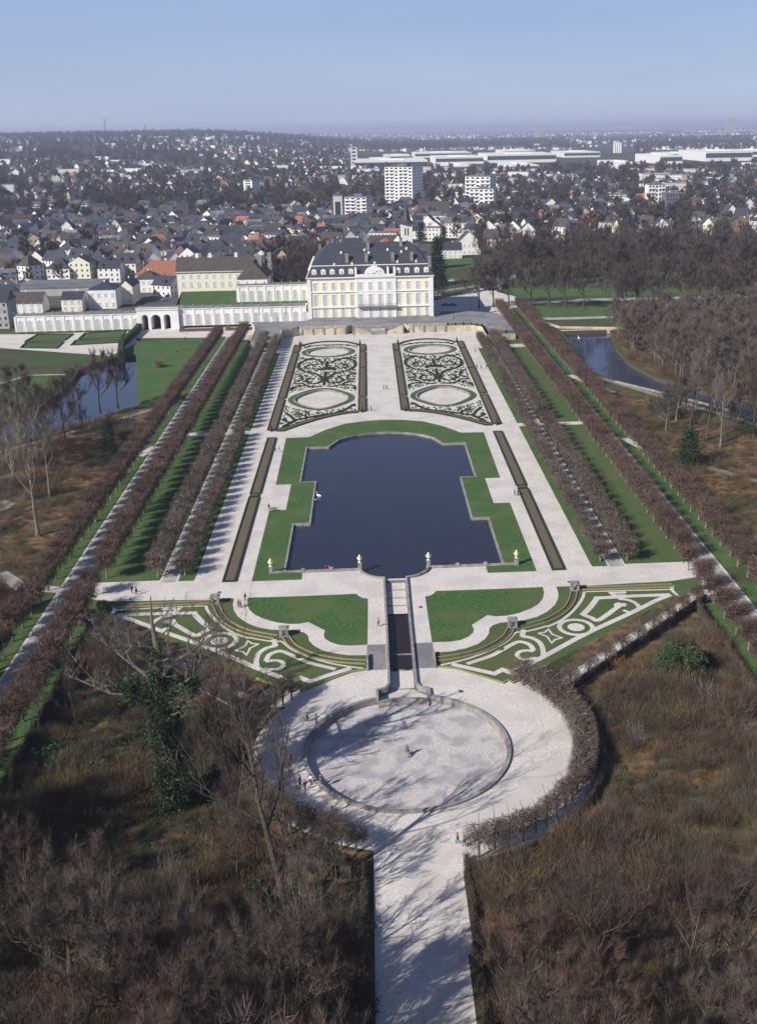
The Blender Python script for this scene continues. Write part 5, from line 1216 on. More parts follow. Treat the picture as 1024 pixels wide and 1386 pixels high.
def house(x, y, rz, w, d, e, r, wi, ri, style, label, group=None, chim=True, cat='house', name='house', z=None):
    t = thing(name, (x, y, hz(x, y) if z is None else z), label, cat, group, rz)
    b, R, ch = house_parts(w, d, e, r, wi, ri, style)
    b.build('wall', [HM[wi], glass_dark], t); ro = R.build('roof', [RM[ri]], t)
    if chim: ch.build('chimney', [HM[3] if wi != 1 else HM[0]], ro)
    return t
OCC = []
def big(px0, px1, pyb, pyt, depth, Y=None):   # photo base left/right, base row, top row -> x0,x1,y,h
    x0, y0 = at(px0, pyb); x1, y1 = at(px1, pyb); y = (y0 + y1) / 2 if Y is None else Y
    a, h = xz((px0 + px1) / 2, pyt, y)
    if Y: x0 = xz(px0, pyb, Y)[0]; x1 = xz(px1, pyb, Y)[0]
    OCC.append(((x0 + x1) / 2, y + depth / 2, max(x1 - x0, depth) * .62 + 4)); return x0, x1, y, h
def block(name, label, px0, px1, pyb, pyt, depth, wm, rows, cols, Y=None, balc=False, sidem=None, rm=greyroof, cat='building', band=False, side=True, rz=0):
    x0, x1, y, h = big(px0, px1, pyb, pyt, depth, Y); w = x1 - x0
    t = thing(name, ((x0 + x1) / 2, y, 0), label, cat)
    b = MB(); b.box(-w / 2, w / 2, 0, depth, 0, h); b.build('wall', [wm], t)
    b = MB(); b.box(-w / 2 - .3, w / 2 + .3, -.3, depth + .3, h, h + .7, bottom=True); b.box(-w * .15, w * .2, depth * .3, depth * .6, h + .7, h + 3.2); b.build('roof', [rm], t)
    fh = h / rows
    for r in range(rows):
        z = r * fh
        if band:
            b = MB(); b.box(-w / 2 + .5, w / 2 - .5, -.05, .01, z + fh * .35, z + fh * .85); b.build('window_band', [glass_dark], t); continue
        b = MB()
        for c in range(cols): u = -w / 2 + w * (c + .5) / cols; o = link('window', WINB(w / cols * .6, fh * .5), t, (u, -.04, z + fh * .3))
        if balc:
            for c in range(cols):
                if c % 3 == 2: continue
                u = -w / 2 + w * (c + .5) / cols; link('balcony', BALB(w / cols * .92, fh * .38), t, (u, 0, z + .1))
    if side:
        n = max(2, int(depth / 5))
        for r in range(rows):
            for c in range(n): link('window', WINB(2.0, fh * .45), t, (w / 2 + .04, depth * (c + .5) / n, r * fh + fh * .3), radians(90))
    if rz: t.rotation_euler.z = rz
    return t
_wb = {}
def WINB(w, h):
    k = ('w', round(w, 1), round(h, 1))
    if k not in _wb: b = MB(); b.box(-w / 2, w / 2, 0, .06, 0, h, bottom=True); _wb[k] = b.mesh('window', [glass_dark])
    return _wb[k]
def BALB(w, h):
    k = ('b', round(w, 1), round(h, 1))
    if k not in _wb: b = MB(); b.box(-w / 2, w / 2, -1.4, 0, 0, .25, bottom=True); b.box(-w / 2, w / 2, -1.4, -1.25, .25, h); _wb[k] = b.mesh('balcony', [frame_white])
    return _wb[k]
conc = concrete
block('tower_block', 'tall pale tower block with rows of balconies right of the church spire', 520, 560, 284, 226, 34, white_wall, 13, 6, balc=True, rz=-.42)
block('apartment_block', 'stepped pale apartment block right of the tall tower block', 628, 664, 280, 239, 24, white_wall, 8, 5, balc=True, rz=-.42)
block('apartment_block', 'lower front wing of the stepped apartment block', 634, 668, 284, 256, 12, white_wall, 6, 5, Y=1180, balc=True, rz=-.42)
block('apartment_block', 'concrete apartment block with deep loggias left of the spire', 466, 498, 304, 267, 16, concrete, 8, 4, balc=True, rz=-.42)
block('apartment_block', 'blank grey concrete stair tower beside the loggia block', 452, 464, 304, 265, 18, concrete, 1, 1, side=False)
block('apartment_block', 'small pale block with dark loggias right of the loggia block', 511, 530, 304, 284, 14, concrete, 4, 3)
block('apartment_block', 'low white terraced block left of the concrete stair tower', 420, 446, 302, 286, 14, white_wall, 3, 4, balc=True)
block('white_tower_block', 'bright white tower block standing alone in the middle distance', 330, 343, 268, 244, 22, white_wall, 8, 1, rz=-.42)
block('apartment_block', 'blue grey block behind the lone white tower block', 344, 358, 266, 246, 22, HM[2], 7, 3)
block('round_tower', 'slender grey water tower far behind the town', 475, 484, 228, 199, 9, concrete, 6, 1, side=False, cat='tower')
block('office_block', 'long white office building with window bands at the left', 45, 116, 284, 274, 16, white_wall, 3, 12, band=True)
block('office_block', 'white office wing with window bands behind the long office', 92, 118, 292, 275, 20, white_wall, 4, 6, band=True)
block('office_block', 'brown public building with window bands at the left edge', 8, 44, 312, 293, 18, HM[3], 3, 8, rm=slate2, band=True)
block('apartment_block', 'white apartment house with balconies in the trees right of centre', 821, 846, 283, 264, 14, white_wall, 4, 5, balc=True, rz=-.42)
block('apartment_block', 'white stepped apartment house behind dark conifers', 875, 899, 284, 250, 16, white_wall, 6, 5, balc=True)
block('office_block', 'glassy blue grey building right of the stepped apartment house', 899, 925, 290, 262, 18, greyroof, 5, 6)
block('apartment_block', 'small pale pink block in the trees right of centre', 767, 780, 252, 236, 14, concrete, 5, 2)
block('hospital_block', 'low flat white building in front of the stepped apartment blocks', 618, 645, 292, 278, 12, white_wall, 2, 5, band=True)
t = thing('silo', (*at(835, 207), 0), 'four white silo cylinders far away beside the railway', 'silo'); x0 = at(828, 207)[0]; x1 = at(842, 207)[0]; hs_ = xz(835, 193, t.location.y)[1]; W_ = (x1 - x0) / 4
for i in range(4): b = MB(); b.tube(((i - 1.5) * W_, 0, 0), ((i - 1.5) * W_, 0, hs_), W_ * .48, W_ * .48, 12, cap=True); b.build('cylinder', [white_wall], t)
OCC.append((t.location.x, t.location.y, 60))
for px0, px1, pb, pt, l in ((596, 640, 233, 226, 'low white hall in front of the warehouse strip, left'), (690, 730, 231, 225, 'low pale hall in front of the largest warehouse'), (838, 870, 229, 222, 'small white works building left of the railway'), (588, 656, 222, 214, 'long white warehouse in the industrial strip, leftmost'), (656, 757, 220, 210, 'largest long white warehouse in the industrial strip'), (680, 726, 211, 205, 'white warehouse behind the largest one'), (480, 580, 229, 219, 'pale industrial hall left of the warehouses'), (500, 530, 222, 217, 'small white hall left in the industrial strip'), (760, 815, 213, 207, 'white hall between the warehouses and the silo'), (948, 1024, 218, 206, 'long white industrial building at the right edge'), (890, 925, 222, 212, 'pale factory with a chimney right of the railway'), (1010, 1060, 212, 205, 'white hall at the far right edge'), (905, 960, 213, 209, 'thin white hall far right of the railway'), (560, 640, 213, 208, 'thin distant hall behind the warehouses'), (520, 556, 217, 212, 'grey distant hall above the tower block')):
    block('warehouse', l, px0, px1, pb, pt - 1, 240, white_wall, 1, 4, rm=white_wall, band=True, side=False, cat='warehouse')
# church with spire
cx_, cy_ = at(550, 349); x0, x1, y, h = big(543, 558, 349, 302, 10, Y=690)
t = thing('church_tower', ((x0 + x1) / 2, 690, 0), 'white church tower with slender dark spire rising behind the palace', 'church tower')
w = (x1 - x0) / 2; b = MB(); b.box(-w, w, -w, w, 0, h); b.build('wall', [white_wall], t)
b = MB(); 
sp = xz(549, 272, 690)[1]
b.lathe((0, 0, h), [(w * 1.55, 0), (w * .95, 1.6), (w * .75, 2.6), (w * .5, (sp - h) * .45), (.08, sp - h)], 8); b.build('spire', [slate], t)
for z in (h - 7.5, h - 15): 
    for dx in ((-.9, .9) if z > h - 10 else (0,)): link('window', WINB(.9, 4.6), t, (dx, -w - .05, z))
block('church_nave', 'church nave with long slate roof right of the spire', 566, 610, 300, 292, 16, white_wall, 1, 6, Y=1000)
t = house(*at(588, 300), 0, 30, 16, 9, 20, 0, 1, 'x', 'white hall with steep brown roof right of the church spire')
# houses close behind the gallery, individually placed: (px left, px right, py base, py eave, py ridge, depth, wall, roof, style, label)
NEAR = [(19, 58, 424, 410, 395, 12, 0, 1, 'x', 'white house with gabled dormer and five windows behind the arcade gallery, far left'), (85, 112, 422, 405, 394, 13, 1, 0, 'x', 'small white house between two larger ones behind the gallery'),
        (122, 158, 418, 392, 382, 16, 0, 0, 'h', 'large white villa with hipped slate roof behind the gallery'), (163, 181, 412, 388, 376, 20, 1, 0, 'y', 'cream annex joined to the white villa on its right'),
        (183, 215, 396, 378, 366, 15, 0, 1, 'h', 'white house with dark hipped roof left of the yellow wing'), (216, 250, 388, 374, 358, 16, 1, 2, 'x', 'long red tiled house left behind the yellow wing'),
        (185, 262, 380, 372, 352, 20, 0, 2, 'h', 'wide building with red hipped roof behind the yellow wing'), (322, 342, 356, 340, 334, 12, 4, 1, 'x', 'ochre stone tower house behind the yellow wing'),
        (-20, 16, 420, 400, 385, 14, 2, 0, 'x', 'grey house cut by the left picture edge'), (440, 490, 348, 332, 322, 14, 0, 0, 'x', 'white house with dark roof just above the palace roof, left'), (500, 545, 340, 326, 318, 14, 4, 1, 'x', 'ochre gabled house just above the palace roof'),
        (618, 650, 345, 328, 312, 14, 0, 1, 'y', 'white gabled house right of the dark conifer'), (592, 625, 350, 338, 328, 12, 0, 0, 'x', 'dark roofed house with dormers behind the conifer'), (655, 690, 335, 322, 310, 14, 3, 1, 'x', 'brick house behind the park trees'),
        (744, 766, 336, 326, 312, 12, 0, 0, 'y', 'white gabled house above the park trees'), (1000, 1024, 292, 280, 268, 14, 0, 1, 'y', 'white gabled house at the right edge'), (980, 998, 300, 288, 276, 14, 0, 1, 'y', 'white house left of the right edge gable')]
for px0, px1, pb, pe, pr, dep, wi, ri, st, l in NEAR:
    x0, x1, y, e = big(px0, px1, pb, pe, dep); r = xz((px0 + px1) / 2, pr, y + dep / 2)[1]
    t = thing('house', ((x0 + x1) / 2, y + dep / 2, 0), l, 'house'); b, R, ch = house_parts(x1 - x0, dep, e, max(r, e + 3), wi, ri, st, wins=False)
    b.build('wall', [HM[wi]], t); ro = R.build('roof', [RM[ri]], t); ch.build('chimney', [HM[0]], ro)
    w = x1 - x0; n = max(2, int(w / 3.2)); rows = 2 if e > 5 else 1
    for rr_ in range(rows):
        for c in range(n): window(t, -w / 2 + w * (c + .5) / n, -dep / 2 - .02, e * (rr_ + .3) / rows, 'small')
t = thing('flat_hall', (*at(75, 398), 0), 'long low hall with grey green flat roof behind the gallery houses', 'hall'); b = MB(); b.box(-22, 26, -8, 26, 0, 4.5); b.build('wall', [HM[2]], t); b = MB(); b.box(-22.3, 26.3, -8.3, 26.3, 4.5, 5.1, bottom=True); b.build('roof', [greyroof], t); OCC.append((t.location.x + 7, t.location.y + 9, 36))
t = thing('house', (*at(8, 445), 0), 'grey town house cut by the left picture edge beside the gallery', 'house'); b = MB(); b.box(-12, 2, 0, 14, 0, 13); wallwins(b, -12, 2, 0, 0, 13, 1, 4, 5); b.build('wall', [HM[2], glass_dark], t); b = MB(); b.gable(-12, 2, 0, 14, 13.1, 18); b.build('roof', [slate], t)
OCC += [(-140, 515, 40), (-60, 530, 60), (-95, 575, 36), (-20, 560, 60), (0, 520, 60)]
# old town and suburbs
H_ = []
def vis(x, y, m=30):
    px, py = proj(x, y, 5); return -m < px < 1024 + m and py < 460
def strip(x, y):
    px, py = proj(x, y, hz(x, y)); return (470 < px < 580 and 205 < py < 232) or (580 <= px < 860 and 203 < py < 236) or (px > 885 and 204 < py < 232)
def free(x, y, r):
    if y > 2200 and strip(x, y): return False
    return all((x - a) ** 2 + (y - b) ** 2 > (r + c) ** 2 for a, b, c in OCC)
def inpark(x, y):
    return (x > 25 and y < 880) or (x > -55 and y < 700) or (x > -110 and y < 590)
ang = lambda x, y: .22 * sin(x * .006) + .3 * sin(y * .0045 + x * .002)
y = 560
while y < 1250:
    x = -420
    while x < 700:
        xx, yy = x + rt.uniform(-3, 3), y + rt.uniform(-4, 4)
        x += rt.uniform(12.5, 19)
        dens = .93 if xx < 60 + (yy - 560) * .25 and yy < 1180 else .42
        if rt.random() > dens or inpark(xx, yy) or not vis(xx, yy) or not free(xx, yy, 6): continue
        wi = rt.choices(range(5), (14, 3, 4, 1.5, 1))[0]; ri = rt.choices(range(4), (12, 5, .6, 1.4))[0]
        st = rt.choice('xxxyyh' if ri != 3 else 'fx'); e = rt.uniform(6.5, 10.5)
        if yy > 760 and rt.random() < .05: H_.append((xx, yy, ang(xx, yy), rt.uniform(18, 30), 12, rt.uniform(8, 13), 14, 0, 3, 'f')); x += 18; continue
        H_.append((xx, yy, ang(xx, yy) + rt.choice((0, 0, .5, -.5)), rt.uniform(10, 15.5), rt.uniform(10, 15), e, e + rt.uniform(4, 6.5), wi, ri, st))
    y += rt.uniform(17, 23)
while y < 6800:
    st_y = 24 + (y - 1250) * .008; half = y * .42
    x = -half
    while x < half:
        xx, yy = x + rt.uniform(-9, 9), y + rt.uniform(-12, 12); x += rt.uniform(16, 34) * (1 + (y - 1250) / 4500)
        cl = vn(xx, yy, .0035) + .5 * vn(xx + 99, yy, .011)
        lim = -.15 if y < 2400 else .1
        if yy > 3900 and xx > .08 * yy and rt.random() < .35: continue
        if cl < lim or not vis(xx, yy, 10) or not free(xx, yy, 9): continue
        if xx > .19 * yy and yy > 2900 and rt.random() < .65: continue
        wi = rt.choices(range(5), (14, 3, 3, 2, 1))[0]; ri = rt.choices(range(4), (8, 6, 1.3, .8))[0]; e = rt.uniform(5.5, 8)
        if rt.random() < .035: H_.append((xx, yy, rt.uniform(-.5, .3), rt.uniform(25, 60), 14, rt.uniform(8, 17), 18, 0, 3, 'f')); continue
        st = rt.choice('xyyh'); H_.append((xx, yy, rt.uniform(-1, 1), rt.uniform(10, 15), rt.uniform(9, 13), e, e + rt.uniform(4, 6), wi, ri, st))
    y += st_y
for k in range(5200):
    yy = rt.uniform(3900, 14500); xx = rt.uniform(-.06, .42) * yy
    if vn(xx, yy, .0016) + .6 * vn(xx + 50, yy, .006) < .25 or not vis(xx, yy, 10) or not free(xx, yy, 9) or (.19 * yy < xx < .245 * yy and yy < 6500): continue
    q = 1 + yy / 12000; H_.append((xx, yy, rt.uniform(-1, 1), rt.uniform(10, 20) * q, rt.uniform(9, 14) * q, 6 * q, 10.5 * q, rt.choices(range(5), (14, 3, 3, 2, 1))[0], rt.choices(range(4), (8, 6, 1.3, .8))[0], rt.choice('xyyhf')))
H_.sort(key=lambda h: h[1])
rows_ = {}
for h in H_[:270]: rows_.setdefault(int((h[1] - 560) / 24), []).append(h)
for ri_, r in enumerate(sorted(rows_)):
    for ci, (x, y, rz, w, d, e, rr_, wi, ri, st) in enumerate(sorted(rows_[r])):
        sh = {'x': 'gabled', 'y': 'gable-fronted', 'h': 'hipped', 'f': 'flat-roofed'}[st]
        house(x, y, rz, w, d, e, rr_, wi, ri, st, f"{HN[wi]} {sh} house with {RN[ri]} roof, {nth(ci + 1)} from left in the {nth(ri_ + 1)} town row", 'town houses')
big_ = [MB() for _ in range(1)][0]
mats_ = HM + RM + [glass_dark]
for (x, y, rz, w, d, e, rr_, wi, ri, st) in H_[270:]:
    b, R, ch = house_parts(w, d, e, rr_, wi, ri, st, wins=y < 2200); z = hz(x, y); c, s_ = cos(rz), sin(rz)
    for src, base in ((b, wi), (R, 5 + ri)):
        o = len(big_.v); big_.v += [(x + c * p[0] - s_ * p[1], y + s_ * p[0] + c * p[1], z + p[2]) for p in src.v]
        big_.f += [tuple(o + i for i in f) for f in src.f]; big_.m += [(9 if (q == 1 and src is b) else base) for q in src.m]
tag(big_.build('distant_houses', mats_), 'distant houses of the town and the villages on the hills', 'houses', kind='stuff')
print('houses', len(H_))
# town trees
TT = []; CN = []
for k in range(9000):
    y = 600 + 6400 * rt.random() ** 1.35; x = (rt.random() - .5) * .9 * y
    if not vis(x, y, 10) or inpark(x, y) or not free(x, y, 4): continue
    if y < 1100 and x < 60 and rt.random() < .86: continue
    if y > 3800 and x > .09 * y and rt.random() < .7: continue
    if .205 * y < x < .245 * y and 2300 < y < 5200: continue
    if rt.random() < .16: CN.append((x, y))
    TT.append((x, y, hz(x, y) - .5, rt.uniform(.55, 1.1) * (1 + y / 9000), rt.random() * 6.28, rt.choices((0, 1, 2, 3, 4), (5, 5, 5, 3, 1.6))[0]))
print('town trees', len(TT))
cm_ = [merged(('far', i)) for i in range(3)]
lowc = leafy(160, lambda t: 4.0 * (1 - t) ** .8 + .2, 420, 1.9, conifer_g, H=16)[1]; lowg = leafy(161, lambda t: 5 * sqrt(max(0, 1 - (1.6 * t - .75) ** 2)), 420, 1.8, mat('spring_green', (.10, .11, .05), (.14, .15, .07), .5), H=11)[1]
scatter('town_trees', cm_ + [lowc, lowg], TT, 'bare and evergreen trees scattered through the town and hills', 'trees')
k = 0
CNs = [(800, 352), (812, 338), (862, 368 - 60), (905, 300), (888, 310), (870, 318), (848, 312), (960, 300), (570, 330), (655, 330), (725, 322), (700, 300), (676, 300), (812, 300), (935, 280), (950, 282), (975, 285), (840, 250), (852, 248), (860, 252), (300, 290), (260, 290), (170, 285), (600, 330), (190, 290), (640, 300), (1010, 290), (425, 330), (460, 340), (380, 300)]
for i, (px, py) in enumerate(CNs):
    x, y = at(px, py); tree('conifer', i % 2, x, y, hz(x, y), f"dark conifer rising among the town houses, {nth(i + 1)} of the town conifers", 'conifer', 'conifers in the town', sc=rt.uniform(1.0, 1.5))
# far woods on the ridge and hedgerows
FW = []
for k in range(4600):
    y = rt.uniform(4300, 6900); x = rt.uniform(-.45, .36) * y
    if y < 5200 and x < 0: continue
    if strip(x, y) or (x > .08 * y and vn(x, y, .003) < .0) or (.19 * y < x < .25 * y): continue
    FW.append((x, y, hz(x, y) - 2, rt.uniform(1.0, 1.7), rt.random() * 6, rt.randrange(3)))
for k in range(3000):
    y = rt.choice((3700, 4100, 4500, 4900, 5400, 6000, 6800, 8000, 9800, 12500, 15500)) + rt.gauss(0, 110); x = rt.uniform(.0, .42) * y
    if vn(x, y, .004) < -.2 or strip(x, y) or (.19 * y < x < .25 * y and y < 5600): continue
    FW.append((x, y, hz(x, y) - 1, rt.uniform(.8, 1.3), rt.random() * 6, rt.randrange(3)))
scatter('ridge_wood', cm_, FW, 'distant wooded ridge and tree belts along the horizon', 'trees')
for k in range(0): pass
# railway and fields
def at_(p): return at(*p)
region('railway', stroke([at(845, 246), at(862, 222), at(880, 200), at(892, 190)], 26), .13, mat('railway_ballast', (.10, .085, .085), (.15, .13, .13), .1))
for i, dx in enumerate((-9, -3, 4, 10)):
    region('railway', stroke([(p[0] + dx, p[1]) for p in (at(845, 246), at(862, 222), at(880, 200), at(892, 190))], 1.6), .16, mat('rail_gravel', (.26, .25, .25), (.32, .31, .31), .1))
region('field', [[at(*p) for p in [(885, 206), (1060, 202), (1060, 192), (900, 190)]]], .14, mat('winter_crop', (.035, .085, .04), (.05, .10, .05), .004))
region('field', [[at(*p) for p in [(640, 196), (790, 192), (800, 188), (640, 190)]]], .14, MATS['winter_crop'])
# pylons
for i, (px, pt) in enumerate(((141, 160), (196, 168), (240, 171), (318, 172))):
    y = 5600 + i * 150; x, z1_ = xz(px, pt, y); z0_ = hz(x, y); h = z1_ - z0_
    t = thing('pylon', (x, y, z0_), f"{nth(i + 1)} power pylon from the left on the horizon ridge", 'pylon', 'pylons on the ridge'); b = MB()
    for a in (-1, 1):
        for c in (-1, 1): b.tube((a * 4, c * 4, 0), (a * .5, c * .5, h), 1.0, .7, 4)
    b.build('tower', [concrete_dark], t); b = MB()
    for f_ in (.62, .78, .92): b.tube((-h * .16, 0, h * f_), (h * .16, 0, h * f_), .8, .8, 4)
    b.build('arms', [concrete_dark], t)
for px0, px1, pt, l in ((984, 994, 160, 'distant slab tower on the right horizon'), (725, 735, 170, 'tiny distant block on the horizon')):
    x, z = xz((px0 + px1) / 2, pt, 9500); o = MB(); o.box(-38, 38, 0, 30, 0, z); tag(o.build('distant_block', [HM[2]], loc=(x, 9500, 0)), l, 'building')
# ---------------------------------------------------------------- cars
def car(col):
    t = thing('parked_car', (0, 0, 0), 'x', 'car', 'cars by the palace and in the streets'); b = MB()
    b.frustum(-2.1, 2.1, -.85, .85, .35, .9, .08, .06); b.frustum(-1.3, 1.5, -.8, .8, .9, 1.45, .45, .12); b.build('body', [carcol[col]], t)
    b = MB(); b.frustum(-1.34, 1.54, -.82, .82, .93, 1.36, .42, .1); b.build('windows', [glass_dark], t)
    for x in (-1.3, 1.3):
        for yy in (-.8, .8): b = MB(); b.tube((x, yy - .1, .33), (x, yy + .1, .33), .33, .33, 10, cap=True); b.build('wheel', [asphalt], t)
    return t
CARS = [(612, 381, 'white', 'white car in the forecourt lane behind the palace'), (622, 380, 'red', 'red car beside the white car in the lane'), (617, 383, 'silver', 'silver car in the forecourt lane'), (591, 401, 'white', 'white van-like car close to the right palace corner'), (602, 414, 'black', 'black car in the palace shadow, left of two'), (612, 414, 'black', 'black car in the palace shadow, right of two')]
CARS += [(348 + (i % 5) * 8, 382 - (i // 5) * 8, ['white', 'silver', 'black', 'blue', 'red'][i % 5], f"{['white', 'silver', 'black', 'blue', 'red'][i % 5]} parked car, {nth(i // 5 + 1)} row of the car park behind the pavilion") for i in range(25)]
CARS += [(236, 396, 'red', 'dark red car on the street left of the green court'), (228, 402, 'black', 'black car on the street left of the green court'), (224, 408, 'blue', 'blue car on the street nearest the gateway'), (242, 390, 'silver', 'silver car farthest up the street left of the green court')]
cp = {}
for px, py, c, l in CARS:
    x, y = at(px, py)
    if c not in cp: cp[c] = car(c); o = cp[c]; o.location = (x, y, .1); o.rotation_euler.z = rt.uniform(-.2, .2); o['label'] = l
    else: copy_tree(cp[c], (x, y, .1), rt.uniform(-.3, .3), label=l)

# ================================================================ PEOPLE
def skinmesh(verts, edges, rad, root=0):
    me = bpy.data.meshes.new('b'); me.from_pydata(verts, edges, []); o = bpy.data.objects.new('b', me); C.objects.link(o)
    md = o.modifiers.new('s', 'SKIN'); md.use_smooth_shade = True; sv = me.skin_vertices[0].data
    for i, r in enumerate(rad): sv[i].radius = (r, r) if not hasattr(r, '__len__') else r
    for v in sv: v.use_root = False
    sv[root].use_root = True
    o.modifiers.new('u', 'SUBSURF').levels = 1
    dg = bpy.context.evaluated_depsgraph_get(); r = bpy.data.meshes.new_from_object(o.evaluated_get(dg)); bpy.data.objects.remove(o); bpy.data.meshes.remove(me); return r
def person_meshes(pose):
    st = .0 if pose != 'walk' else .26; sit = pose == 'sit'
    hz_ = .92 if not sit else .46
    V = [(0, 0, hz_), (0, 0, hz_ + .22), (0, 0, hz_ + .46), (0, 0, hz_ + .56), (0, .02, hz_ + .68), (0, .02, hz_ + .80)]; E = [(0, 1), (1, 2), (2, 3), (3, 4), (4, 5)]; Rr = [(.15, .12), (.13, .10), (.17, .11), .055, .095, .08]
    for s in (-1, 1):
        b = len(V); hy = st * s
        if sit: V += [(s * .09, 0, hz_), (s * .11, .42, hz_ + .02), (s * .11, .44, .08), (s * .11, .58, .04)]
        else: V += [(s * .09, 0, hz_ - .04), (s * .10, hy * .5 + .03, .48), (s * .10, hy, .08), (s * .11, hy + .15, .04)]
        E += [(0, b), (b, b + 1), (b + 1, b + 2), (b + 2, b + 3)]; Rr += [.085, .06, .042, .035]
        b = len(V); ay = -st * s * .8
        V += [(s * .19, 0, hz_ + .47), (s * .24, ay * .4 - .02, hz_ + .2), (s * .25, ay + .06, hz_ - .03), (s * .25, ay + .09, hz_ - .11)]
        E += [(2, b), (b, b + 1), (b + 1, b + 2), (b + 2, b + 3)]; Rr += [.055, .045, .033, .035]
        for k in range(5):
            V.append((s * (.25 - .012 * (k - 2)) if k < 4 else s * .225, ay + .06 + .02 * k, hz_ - .19 + (.03 if k in (0, 4) else 0))); E.append((b + 3, len(V) - 1)); Rr.append(.009)
    body = skinmesh(V, E, Rr)
    # clothes: coat over torso and arms, trousers over legs
    CV = V[:4]; CE = [(0, 1), (1, 2), (2, 3)]; CR_ = [(.19, .15), (.16, .13), (.20, .135), .07]
    TV = [V[0]]; TE = []; TR = [(.155, .125)]
    for s, b in ((0, 6), (1, 6 + 13)):
        l = V[b:b + 3]; a = V[b + 4:b + 7]; n = len(CV); CV += a; CE += [(2, n), (n, n + 1), (n + 1, n + 2)]; CR_ += [.072, .06, .046]
        n = len(TV); TV += l; TE += [(0, n), (n, n + 1), (n + 1, n + 2)]; TR += [.10, .075, .058]
    coat = skinmesh(CV, CE, CR_); tro = skinmesh(TV, TE, TR)
    h = MB(); h.lathe((0, .0, hz_ + .70), [(.10, -.04), (.112, .03), (.10, .12), (.05, .175), (.01, .18)], 10); 
    f = MB(); f.box(-.012, .012, .10, .14, hz_ + .70, hz_ + .74, bottom=True)
    return body, coat, tro, h.mesh('hair', [hairm], True)
PM = {p: person_meshes(p) for p in ('stand', 'walk', 'sit')}
for b_, c_, t_, h_ in PM.values(): b_.materials.append(skin); b_.name = 'body'
_cm = {}
def person(px, py, col, tro, pose, rz, label, z=0.06, sc=1.0):
    x, y = at(px, py, z); t = thing('person', (x, y, z), label, 'person', None, rz); t.scale = (sc,) * 3
    bo, co, tr, ha = PM[pose]
    o = link('body', bo, t)
    for nm, me, c in (('coat', co, col), ('trousers', tr, tro)):
        k = (pose, nm, c)
        if k not in _cm: m2 = me.copy(); m2.name = nm; m2.materials.clear(); m2.materials.append(cloth[c]); _cm[k] = m2
        link(nm, _cm[k], t)
    link('hair', ha, t); return t
PP = [(416, 977, 'black', 'black', 'stand', 'person in black standing at the left rim of the round basin'), (428, 979, 'white', 'grey', 'stand', 'person in white crouching beside the one in black left of the basin'),
      (395, 1034, 'blue', 'blue', 'walk', 'person in dark blue alone in the tree shade left of the basin'), (406, 1063, 'black', 'black', 'stand', 'person in black, left of the group at the basin rim'), (413, 1070, 'black', 'black', 'stand', 'person in black, nearest the camera in the basin group'),
      (421, 1062, 'white', 'black', 'stand', 'person in a white top in the basin group'), (434, 1061, 'blue', 'grey', 'stand', 'person in pale blue at the right of the basin group'),
      (619, 1142, 'brown', 'blue', 'walk', 'person in brown at the right edge of the path out of the plaza'), (628, 1146, 'blue', 'blue', 'walk', 'person in blue beside the one in brown at the path mouth'),
      (512, 848, 'pink', 'brown', 'walk', 'person in salmon clothes on the walk left of the canal'), (323, 822, 'red', 'black', 'walk', 'person in red at the start of the curved left path'), (326, 823, 'red', 'blue', 'walk', 'second person in red on the curved left path'), (332, 813, 'brown', 'grey', 'walk', 'person in brown just behind the red pair'),
      (179, 803, 'black', 'black', 'walk', 'person in black in the shade on the left cross walk'), (185, 805, 'black', 'blue', 'walk', 'second person in the shade on the left cross walk'),
      (364, 690, 'black', 'black', 'stand', 'person standing beside a bench left of the pond'), (696, 671, 'black', 'brown', 'walk', 'left person of the pair right of the pond'), (700, 671, 'blue', 'black', 'walk', 'right person of the pair right of the pond'),
      (373, 612, 'black', 'black', 'walk', 'person in black left of the pond head'), (378, 612, 'pink', 'white', 'walk', 'person in pink left of the pond head'), (519, 527, 'black', 'blue', 'walk', 'left person on the central walk between the parterres'), (523, 527, 'brown', 'black', 'walk', 'right person on the central walk between the parterres'),
      (498, 556, 'white', 'grey', 'walk', 'pale person near the inner corner of the left parterre'), (502, 556, 'black', 'black', 'walk', 'dark person near the inner corner of the left parterre'), (400, 470, 'grey', 'black', 'stand', 'left person at the far corner of the left parterre'), (405, 469, 'black', 'brown', 'stand', 'middle person at the far corner of the left parterre'), (409, 469, 'brown', 'black', 'stand', 'right person at the far corner of the left parterre'),
      (643, 477, 'black', 'black', 'walk', 'person alone right of the right parterre'), (645, 499, 'black', 'black', 'walk', 'leftmost person of the row right of the parterre'), (651, 499, 'brown', 'black', 'walk', 'second person of the row right of the parterre'), (658, 499, 'black', 'blue', 'walk', 'third person of the row right of the parterre'), (661, 499, 'blue', 'black', 'walk', 'fourth person of the row right of the parterre'),
      (249, 536 + 6, 'black', 'black', 'walk', 'person on the left avenue path far away'), (201, 621, 'red', 'pink', 'walk', 'person in pink on the left avenue path'), (251, 461, 'black', 'black', 'walk', 'person near the top of the left lawn'), (237, 468, 'blue', 'black', 'stand', 'person on the left lawn, left of the group'), (243, 468, 'red', 'black', 'sit', 'person sitting on the left lawn in the group'), (239, 478, 'black', 'brown', 'sit', 'person sitting alone on the left lawn'),
      (441, 772, 'black', 'blue', 'sit', 'left person sitting on the low pond wall'), (446, 772, 'red', 'black', 'sit', 'right person sitting on the low pond wall')]
rp = random.Random(4)
for px, py, c1, c2, ps, l in PP: person(px, py, c1, c2, ps, rp.uniform(0, 6.28) if ps != 'sit' else pi, l, z=.06, sc=1.0)
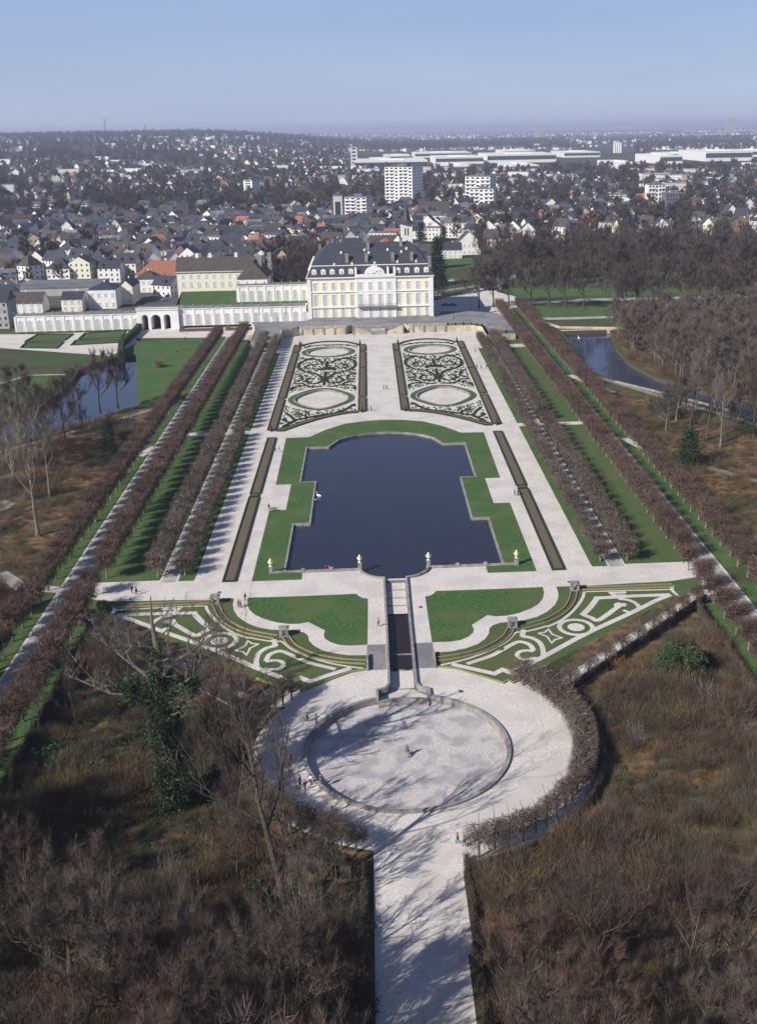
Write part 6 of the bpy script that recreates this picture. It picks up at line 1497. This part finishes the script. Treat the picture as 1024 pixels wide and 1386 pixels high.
person(615, 393, 'black', 'black', 'walk', 1, 'person walking on the forecourt right of the palace'); person(614, 433, 'black', 'black', 'walk', 1, 'person on the terrace below the right palace corner', z=TZ)
# bench
x, y = at(370, 692); t = thing('bench', (x, y, .06), 'small park bench beside the standing person left of the pond', 'bench')
b = MB(); b.box(-.8, .8, -.22, .22, .42, .47, bottom=True); b.build('seat', [bark_grey], t); b = MB(); b.box(-.8, .8, .2, .25, .5, .9); b.build('backrest', [bark_grey], t)
for q in (-.7, .7): b = MB(); b.box(q - .05, q + .05, -.2, .2, 0, .42); b.build('leg', [stone], t)
# swans
def swan(x, y, rz, l, z=-.55):
    t = thing('swan', (x, y, z), l, 'swan', None, rz); V = [(0, -.45, .16), (0, -.2, .14), (0, .15, .14), (0, .38, .2), (0, .5, .42), (0, .46, .68), (0, .52, .82), (0, .64, .78)]
    me = skinmesh(V, [(i, i + 1) for i in range(7)], [.05, .2, .23, .13, .05, .045, .06, .02], 2); me.materials.append(frame_white); link('body', me, t)
    b = MB(); b.tube((0, .62, .78), (0, .74, .75), .025, .01, 5); b.build('beak', [redroof], t); t.scale = (1.5,) * 3
x, y = at(432, 672, -.55); swan(x, y, 1, 'white swan swimming near the left pond step, the one farther away'); x, y = at(427, 678, -.55); swan(x, y, 2.3, 'white swan swimming near the left pond step, the nearer one')
x, y = at(783, 458, -1.6); swan(x, y, .4, 'white swan on the right moat', z=-1.6)
# ================================================================ HAZE
hb = MB(); hb.box(-47000, 47000, -900, 45500, -4.0, 136, bottom=True)
hm = bpy.data.materials.new('haze'); hm.use_nodes = True; hn = hm.node_tree; hn.nodes.clear()
ho = hn.nodes.new('ShaderNodeOutputMaterial'); pv = hn.nodes.new('ShaderNodeVolumePrincipled'); pv.inputs['Color'].default_value = (.64, .72, .97, 1); pv.inputs['Density'].default_value = .00011; pv.inputs['Anisotropy'].default_value = 0.0
hn.links.new(pv.outputs[0], ho.inputs['Volume'])
tag(hb.build('haze', [hm]), 'thin blue haze over the town and plain', 'haze', kind='stuff')
